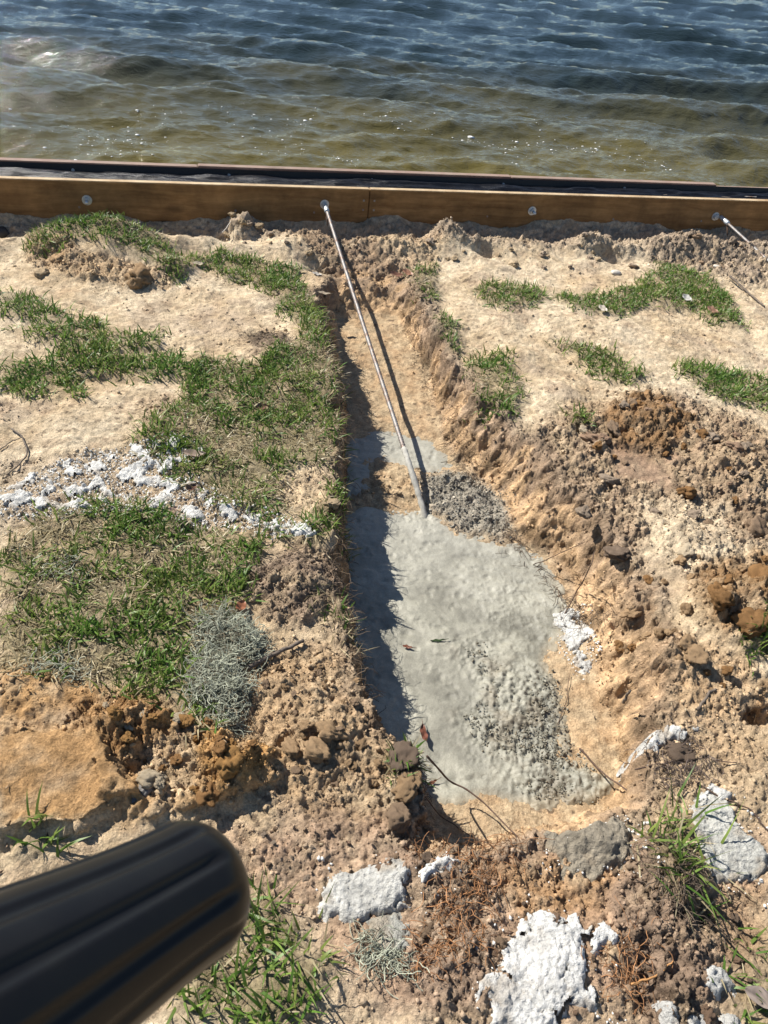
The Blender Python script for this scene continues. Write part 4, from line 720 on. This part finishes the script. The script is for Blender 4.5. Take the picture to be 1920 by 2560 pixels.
stick([(1360,2130),(1420,2110),(1450,2080)], .0025, .0012, 'orange branching rootlet in dark soil by the white spill', plain('orange_root', (.40,.20,.07), .8), 'root', 'root', .008)
# weathered wood scrap on the tan slab
p = at(318, 1705); V, F = rock(3, 77, .7); V = V*np.array([.013, .045, .013]); a_ = rad(-32); V = V@np.array([[math.cos(a_), math.sin(a_), 0], [-math.sin(a_), math.cos(a_), 0], [0, 0, 1]]); o = link('wood_scrap', pymesh('wood_scrap', V, F), M_DRIFT, None, 'weathered grey wood scrap on the smooth tan soil slab', 'wood'); o.location = (p[0], p[1], p[2]+.008)
def leaf(px, py, L_, wd, ang, tilt, col, label, zoff=.004, curl=.25, z=None):
    p = np.array(P(px, py, z)) if z is not None else np.array(at(px, py)); n = 12; m_ = 5; V = []; C = []
    for i in range(n+1):
        t = i/n; ww = wd*math.sin(math.pi*min(1, t*.97+.03))**.75*(1-.25*t)
        for j in range(m_):
            s_ = (j/(m_-1)-.5)*2; V.append(((t-.5)*L_, s_*ww, .35*abs(s_)*ww*curl*2+curl*L_*(t-.5)**2*1.2+.002*math.sin(t*13+s_*3))); C.append(np.array(col)*(.8+.4*random.random())*(.7 if abs(s_) < .1 else 1))
    F = [[i*m_+j, i*m_+j+1, (i+1)*m_+j+1, (i+1)*m_+j] for i in range(n) for j in range(m_-1)]; V = np.array(V)
    nV = len(V); V = np.concatenate([V, V-np.array([0, 0, .0006])]); F = F+[[q+nV for q in f[::-1]] for f in F]; C = C+C
    st, sf = tube([(.5*L_-.002, 0, .3*curl*L_), (.5*L_+.012, .001, .3*curl*L_+.001)], [.0009, .0007], 5, False); F = F+[[q+len(V) for q in f] for f in sf]; V = np.concatenate([V, st]); C = C+[np.array(col)*.6]*len(st)
    o = link('leaf', pymesh('leaf', V, F, True, np.array(C)), M_LEAF, None, label, 'leaf'); o.location = p+np.array([0, 0, zoff]); o.rotation_euler = (tilt[0], tilt[1], ang); return o
leaf(913,1590,.058,.012, rad(100), (.35,.1), (.17,.065,.04), 'red brown pointed leaf standing on smooth wet concrete', .014, .3, ZC)
leaf(880,1400,.030,.006, rad(-8), (.1,0), (.16,.06,.035), 'small dark red leaf flat on wet concrete', .006, .25, ZC)
leaf(945,1386,.045,.0045, rad(15), (.1,0), (.05,.08,.03), 'narrow green leaf flat on wet concrete', .006, .15, ZC)
leaf(520,1315,.045,.016, rad(80), (.3,.2), (.25,.10,.05), 'orange brown leaf at the dark humus mound', .010, .4)
leaf(565,890,.045,.014, rad(30), (.5,.1), (.17,.09,.055), 'brown curled leaf lying on the lawn', .022, .5)
leaf(420,990,.075,.016, rad(10), (.2,.1), (.27,.20,.15), 'pale folded bark like leaf beside the white cement', .018, .4)
leaf(412,1065,.055,.014, rad(70), (.5,.3), (.14,.075,.05), 'dark brown leaf in turf beside the white cement', .02, .5)
leaf(430,575,.06,.015, rad(15), (.2,.1), (.45,.38,.27), 'pale dry leaf on the turf strip by the sod mound', .014, .2)
leaf(700,640,.06,.010, rad(5), (.2,.1), (.38,.31,.22), 'narrow pale leaf near the left head of the trench', .016, .2)
leaf(715,665,.05,.010, rad(-10), (.2,.1), (.40,.33,.24), 'short pale leaf chip on turf by the tie rod', .01, .2) if False else None
leaf(790,612,.045,.012, rad(-15), (.2,.1), (.40,.38,.34), 'grey leaf chip beside the tie rod hollow', .01, .2) if False else None
leaf(685,595,.05,.011, rad(-12), (.2,.1), (.36,.33,.29), 'greyish leaf chip on sand left of the tie rod', .008, .2)
leaf(855,600,.07,.020, rad(20), (.3,.2), (.22,.11,.07), 'reddish leaf in the hollow at the trench head', .016, .4)
leaf(880,598,.06,.018, rad(-20), (.3,.2), (.30,.15,.09), 'orange brown leaf beside the yellow green tuft', .02, .4)
leaf(1535,680,.06,.022, rad(-25), (.3,.2), (.30,.17,.11), 'brown leaf lying on the hooked turf patch', .025, .3)
leaf(1300,675,.05,.018, rad(-40), (.3,.2), (.5,.44,.36), 'whitish leaf at the lower edge of the hooked turf', .02, .3)
leaf(1480,655,.055,.022, rad(-40), (.3,.2), (.48,.46,.42), 'grey white crumpled leaf on hooked turf', .025, .5)
leaf(1640,2165,.075,.018, rad(-15), (.2,.1), (.30,.24,.20), 'pale pinkish dry leaf beside the corner grass clump', .02, .25)
leaf(620,508,.05,.010, rad(80), (.7,.2), (.28,.13,.07), 'upright reddish leaf on the dirt by the wale board', .02, .3)
leaf(985,1697,.02,.004, rad(30), (.1,.0), (.13,.05,.03), 'tiny dark leaf at the near edge of the concrete', .008, .2, ZC) if False else None
leaf(932,1695,.032,.005, rad(35), (.2,.0), (.18,.08,.045), 'small narrow brown leaf at the near edge of the concrete', .010, .25, ZC)
leaf(375,1112,.03,.012, rad(60), (.3,.0), (.32,.22,.16), 'small tan leaf on the white cement spill', .02, .3)
leaf(430,1640,.0,.0, 0, (0,0), (0,0,0), '') if False else None
for x, y, s_, l in ((1330,592,.032,'smooth oval shell at the dark hollow of the ridge'),(1548,578,.022,'small pinkish shell under the second tie rod'),(1338,590,.012,'tiny shell')):
    if l == 'tiny shell': continue
    p = at(x, y); V, F = ico(3); V = V*np.array([s_, s_*.6, s_*.38])*(1+.06*np.sin(V[:, 0]*14))[:, None]; o = link('shell', pymesh('shell', V, F), M_SHELL, None, l, 'shell'); o.location = (p[0], p[1], p[2]+s_*.25); o.rotation_euler = (.2, .1, random.uniform(-.5, .5))
p = at(5, 512); V, F = rock(3, 123, .3); o = link('stone', pymesh('stone', V*.045, F), plain('dark_stone', (.03,.03,.03), .6), None, 'dark rounded stone at the outer end of the sod mound', 'stone'); o.location = (p[0], p[1], p[2]+.02)

# fine fibrous roots hanging out of the cut turf
def fibres(lines, n, seed, label, col=(.12,.085,.055), length=(.03,.09), drop=.7):
    r_ = np.random.default_rng(seed); V = []; F = []; C = []; off = 0; segs_ = [WP(l) for l in lines]
    for i in range(n):
        L_ = segs_[r_.integers(len(segs_))]; j = r_.integers(len(L_)-1); q = L_[j]+(L_[j+1]-L_[j])*r_.random()+r_.normal(0, .02, 2); V.append(q); 
    Q = np.array(V); V = []; z0 = gz(Q[:, 0], Q[:, 1])
    for i in range(n):
        m_ = 6; a = r_.uniform(0, 6.28); ln = r_.uniform(*length); p = np.array([Q[i, 0], Q[i, 1], z0[i]-.002]); dz = r_.uniform(.1, .9); pts_ = []
        for j in range(m_):
            pts_.append(p.copy()); a += r_.normal(0, .5); p = p+ln/m_*np.array([math.cos(a), math.sin(a), dz]); dz -= drop*r_.uniform(.2, .7)
        pts_ = np.array(pts_); T = np.gradient(pts_, axis=0); sd = np.cross(T, [.1, 0, 1.]); sd /= np.linalg.norm(sd, axis=1)[:, None]+1e-9; up = np.array([0, 0, 1.]); R_ = r_.uniform(.0004, .0010)
        V.append(np.stack([pts_+sd*R_, pts_-sd*R_*.5+up*R_*.87, pts_-sd*R_*.5-up*R_*.87], 1).reshape(-1, 3))
        for j in range(m_-1):
            for k in range(3): F.append([off+j*3+k, off+j*3+(k+1) % 3, off+(j+1)*3+(k+1) % 3, off+(j+1)*3+k])
        C.append(np.tile(np.array(col)*r_.uniform(.5, 2.0), (m_*3, 1))); off += m_*3
    link('root_fibres', mesh_np('root_fibres', np.concatenate(V), np.array(F), np.concatenate(C)), M_FIBRE, None, label, 'roots', None, 'stuff')
fibres([[(690,640),(705,740),(730,830),(738,920),(728,1010)], [(742,1100),(735,1200),(745,1300),(768,1390),(775,1480)]], 900, 951, 'fine roots hanging from the left brink of the trench')
fibres([[(900,660),(925,720),(960,790),(1005,880),(1050,960)], [(1120,1050),(1180,1125),(1270,1225),(1330,1290)]], 900, 952, 'fine dark roots in the right bank of the trench', (.09,.065,.045))
fibres([[(540,1250),(640,1200),(740,1240),(700,1310)], [(860,1650),(910,1660)]], 500, 953, 'fine roots in the dark humus mound', (.10,.075,.055), (.02,.05))
fibres([[(900,1870),(1000,1860),(1080,1840),(1130,1850)], [(960,1960),(1060,1920)], [(1300,2080),(1380,2060),(1340,2150)], [(900,2100),(1040,2000)]], 800, 954, 'reddish root fibres in the soil at the near trench end', (.22,.11,.05), (.02,.07))
fibres([[(1420,1610),(1480,1590),(1520,1640),(1470,1680),(1430,1650)]], 500, 955, 'tangled fibres of the root ball on tan sand', (.08,.06,.05), (.03,.07))
fibres([[(1400,1900),(1440,1960),(1500,1970)], [(1420,1840),(1480,1900)]], 350, 956, 'fibres at the foot of the long grass clump', (.10,.075,.055), (.03,.08))
fibres([[(530,730),(580,725),(630,750)]], 200, 957, 'dead dark roots of an upturned tuft', (.10,.08,.06), (.03,.06))
p = at(1470, 1635); clod(1470, 1635, .035, DARK*1.8, 'dark fibrous root ball on the tan sand', name='root_ball', cat='root ball')

# ------------------------------------------------------------------ handlebar grip close to the camera
tip = CPOS + .30*((402-829.5)/FPX*_r - (1930-1106)/FPX*_u + _f); dh = -(-.58*_r-.07*_u-.81*_f); dh = dh/np.linalg.norm(dh)
hb = empty('handlebar', (-.45, -.35, float(gz(-.45, -.35)[0])), 0, 'black fluted rubber handle grip with rounded end, very close up', 'handlebar')
def ringgrip():
    aa = np.cross(dh, _u); aa /= np.linalg.norm(aa); bb = np.cross(dh, aa); n = 180; V = []; prof_ = []
    for s_ in np.linspace(0, .165, 100): prof_.append((-.165+s_, .0272+.011*sstep(0, 1, (.165-s_)/.13), s_))
    R_ = .0272; cr_ = .019
    for q in np.linspace(0, math.pi/2, 12)[1:]: prof_.append((cr_*math.sin(q), R_-cr_+cr_*math.cos(q), .165))
    for f_ in (.7, .35, .05): prof_.append((cr_+.0022*(1-f_**2), (R_-cr_)*f_, .165))
    for s_, r1, d in prof_:
        for k in range(n):
            an = 2*math.pi*k/n; ph = (k % 15)/15; end = float(np.clip((-s_+.006)/.010, 0, 1)); rib = math.exp(-((ph-.5)/.17)**4)*.0018*math.sqrt(end) if s_ < .006 else 0
            V.append(tip+dh*s_+(r1-rib)*(math.cos(an)*aa+math.sin(an)*bb))
    m_ = len(prof_); F = [[i*n+k, i*n+(k+1) % n, (i+1)*n+(k+1) % n, (i+1)*n+k] for i in range(m_-1) for k in range(n)]; F.append([(m_-1)*n+k for k in range(n)]); F.append([k for k in range(n)][::-1]); return V, F
V, F = ringgrip(); off3 = np.array(hb.location); link('grip', pymesh('grip', np.array(V)-off3, F), M_RUBBER, hb)
t0 = tip-dh*.16; path = [t0, t0-dh*.06]; end = np.array(off3); c1 = t0-dh*.22; c2 = np.array([-.42, -.33, 1.5])
for t in np.linspace(0, 1, 14)[1:]: path.append((1-t)**3*(t0-dh*.06)+3*(1-t)**2*t*c1+3*(1-t)*t*t*c2+t**3*np.array([-.44, -.345, 1.15]))
path.append(end+np.array([0, 0, .5])); path.append(end+np.array([0, 0, -.02])); V, F = tube(path, .0125, 14); link('handle_tube', pymesh('handle_tube', V-off3, F), M_TUBE, hb)
print('objects', len(bpy.data.objects))
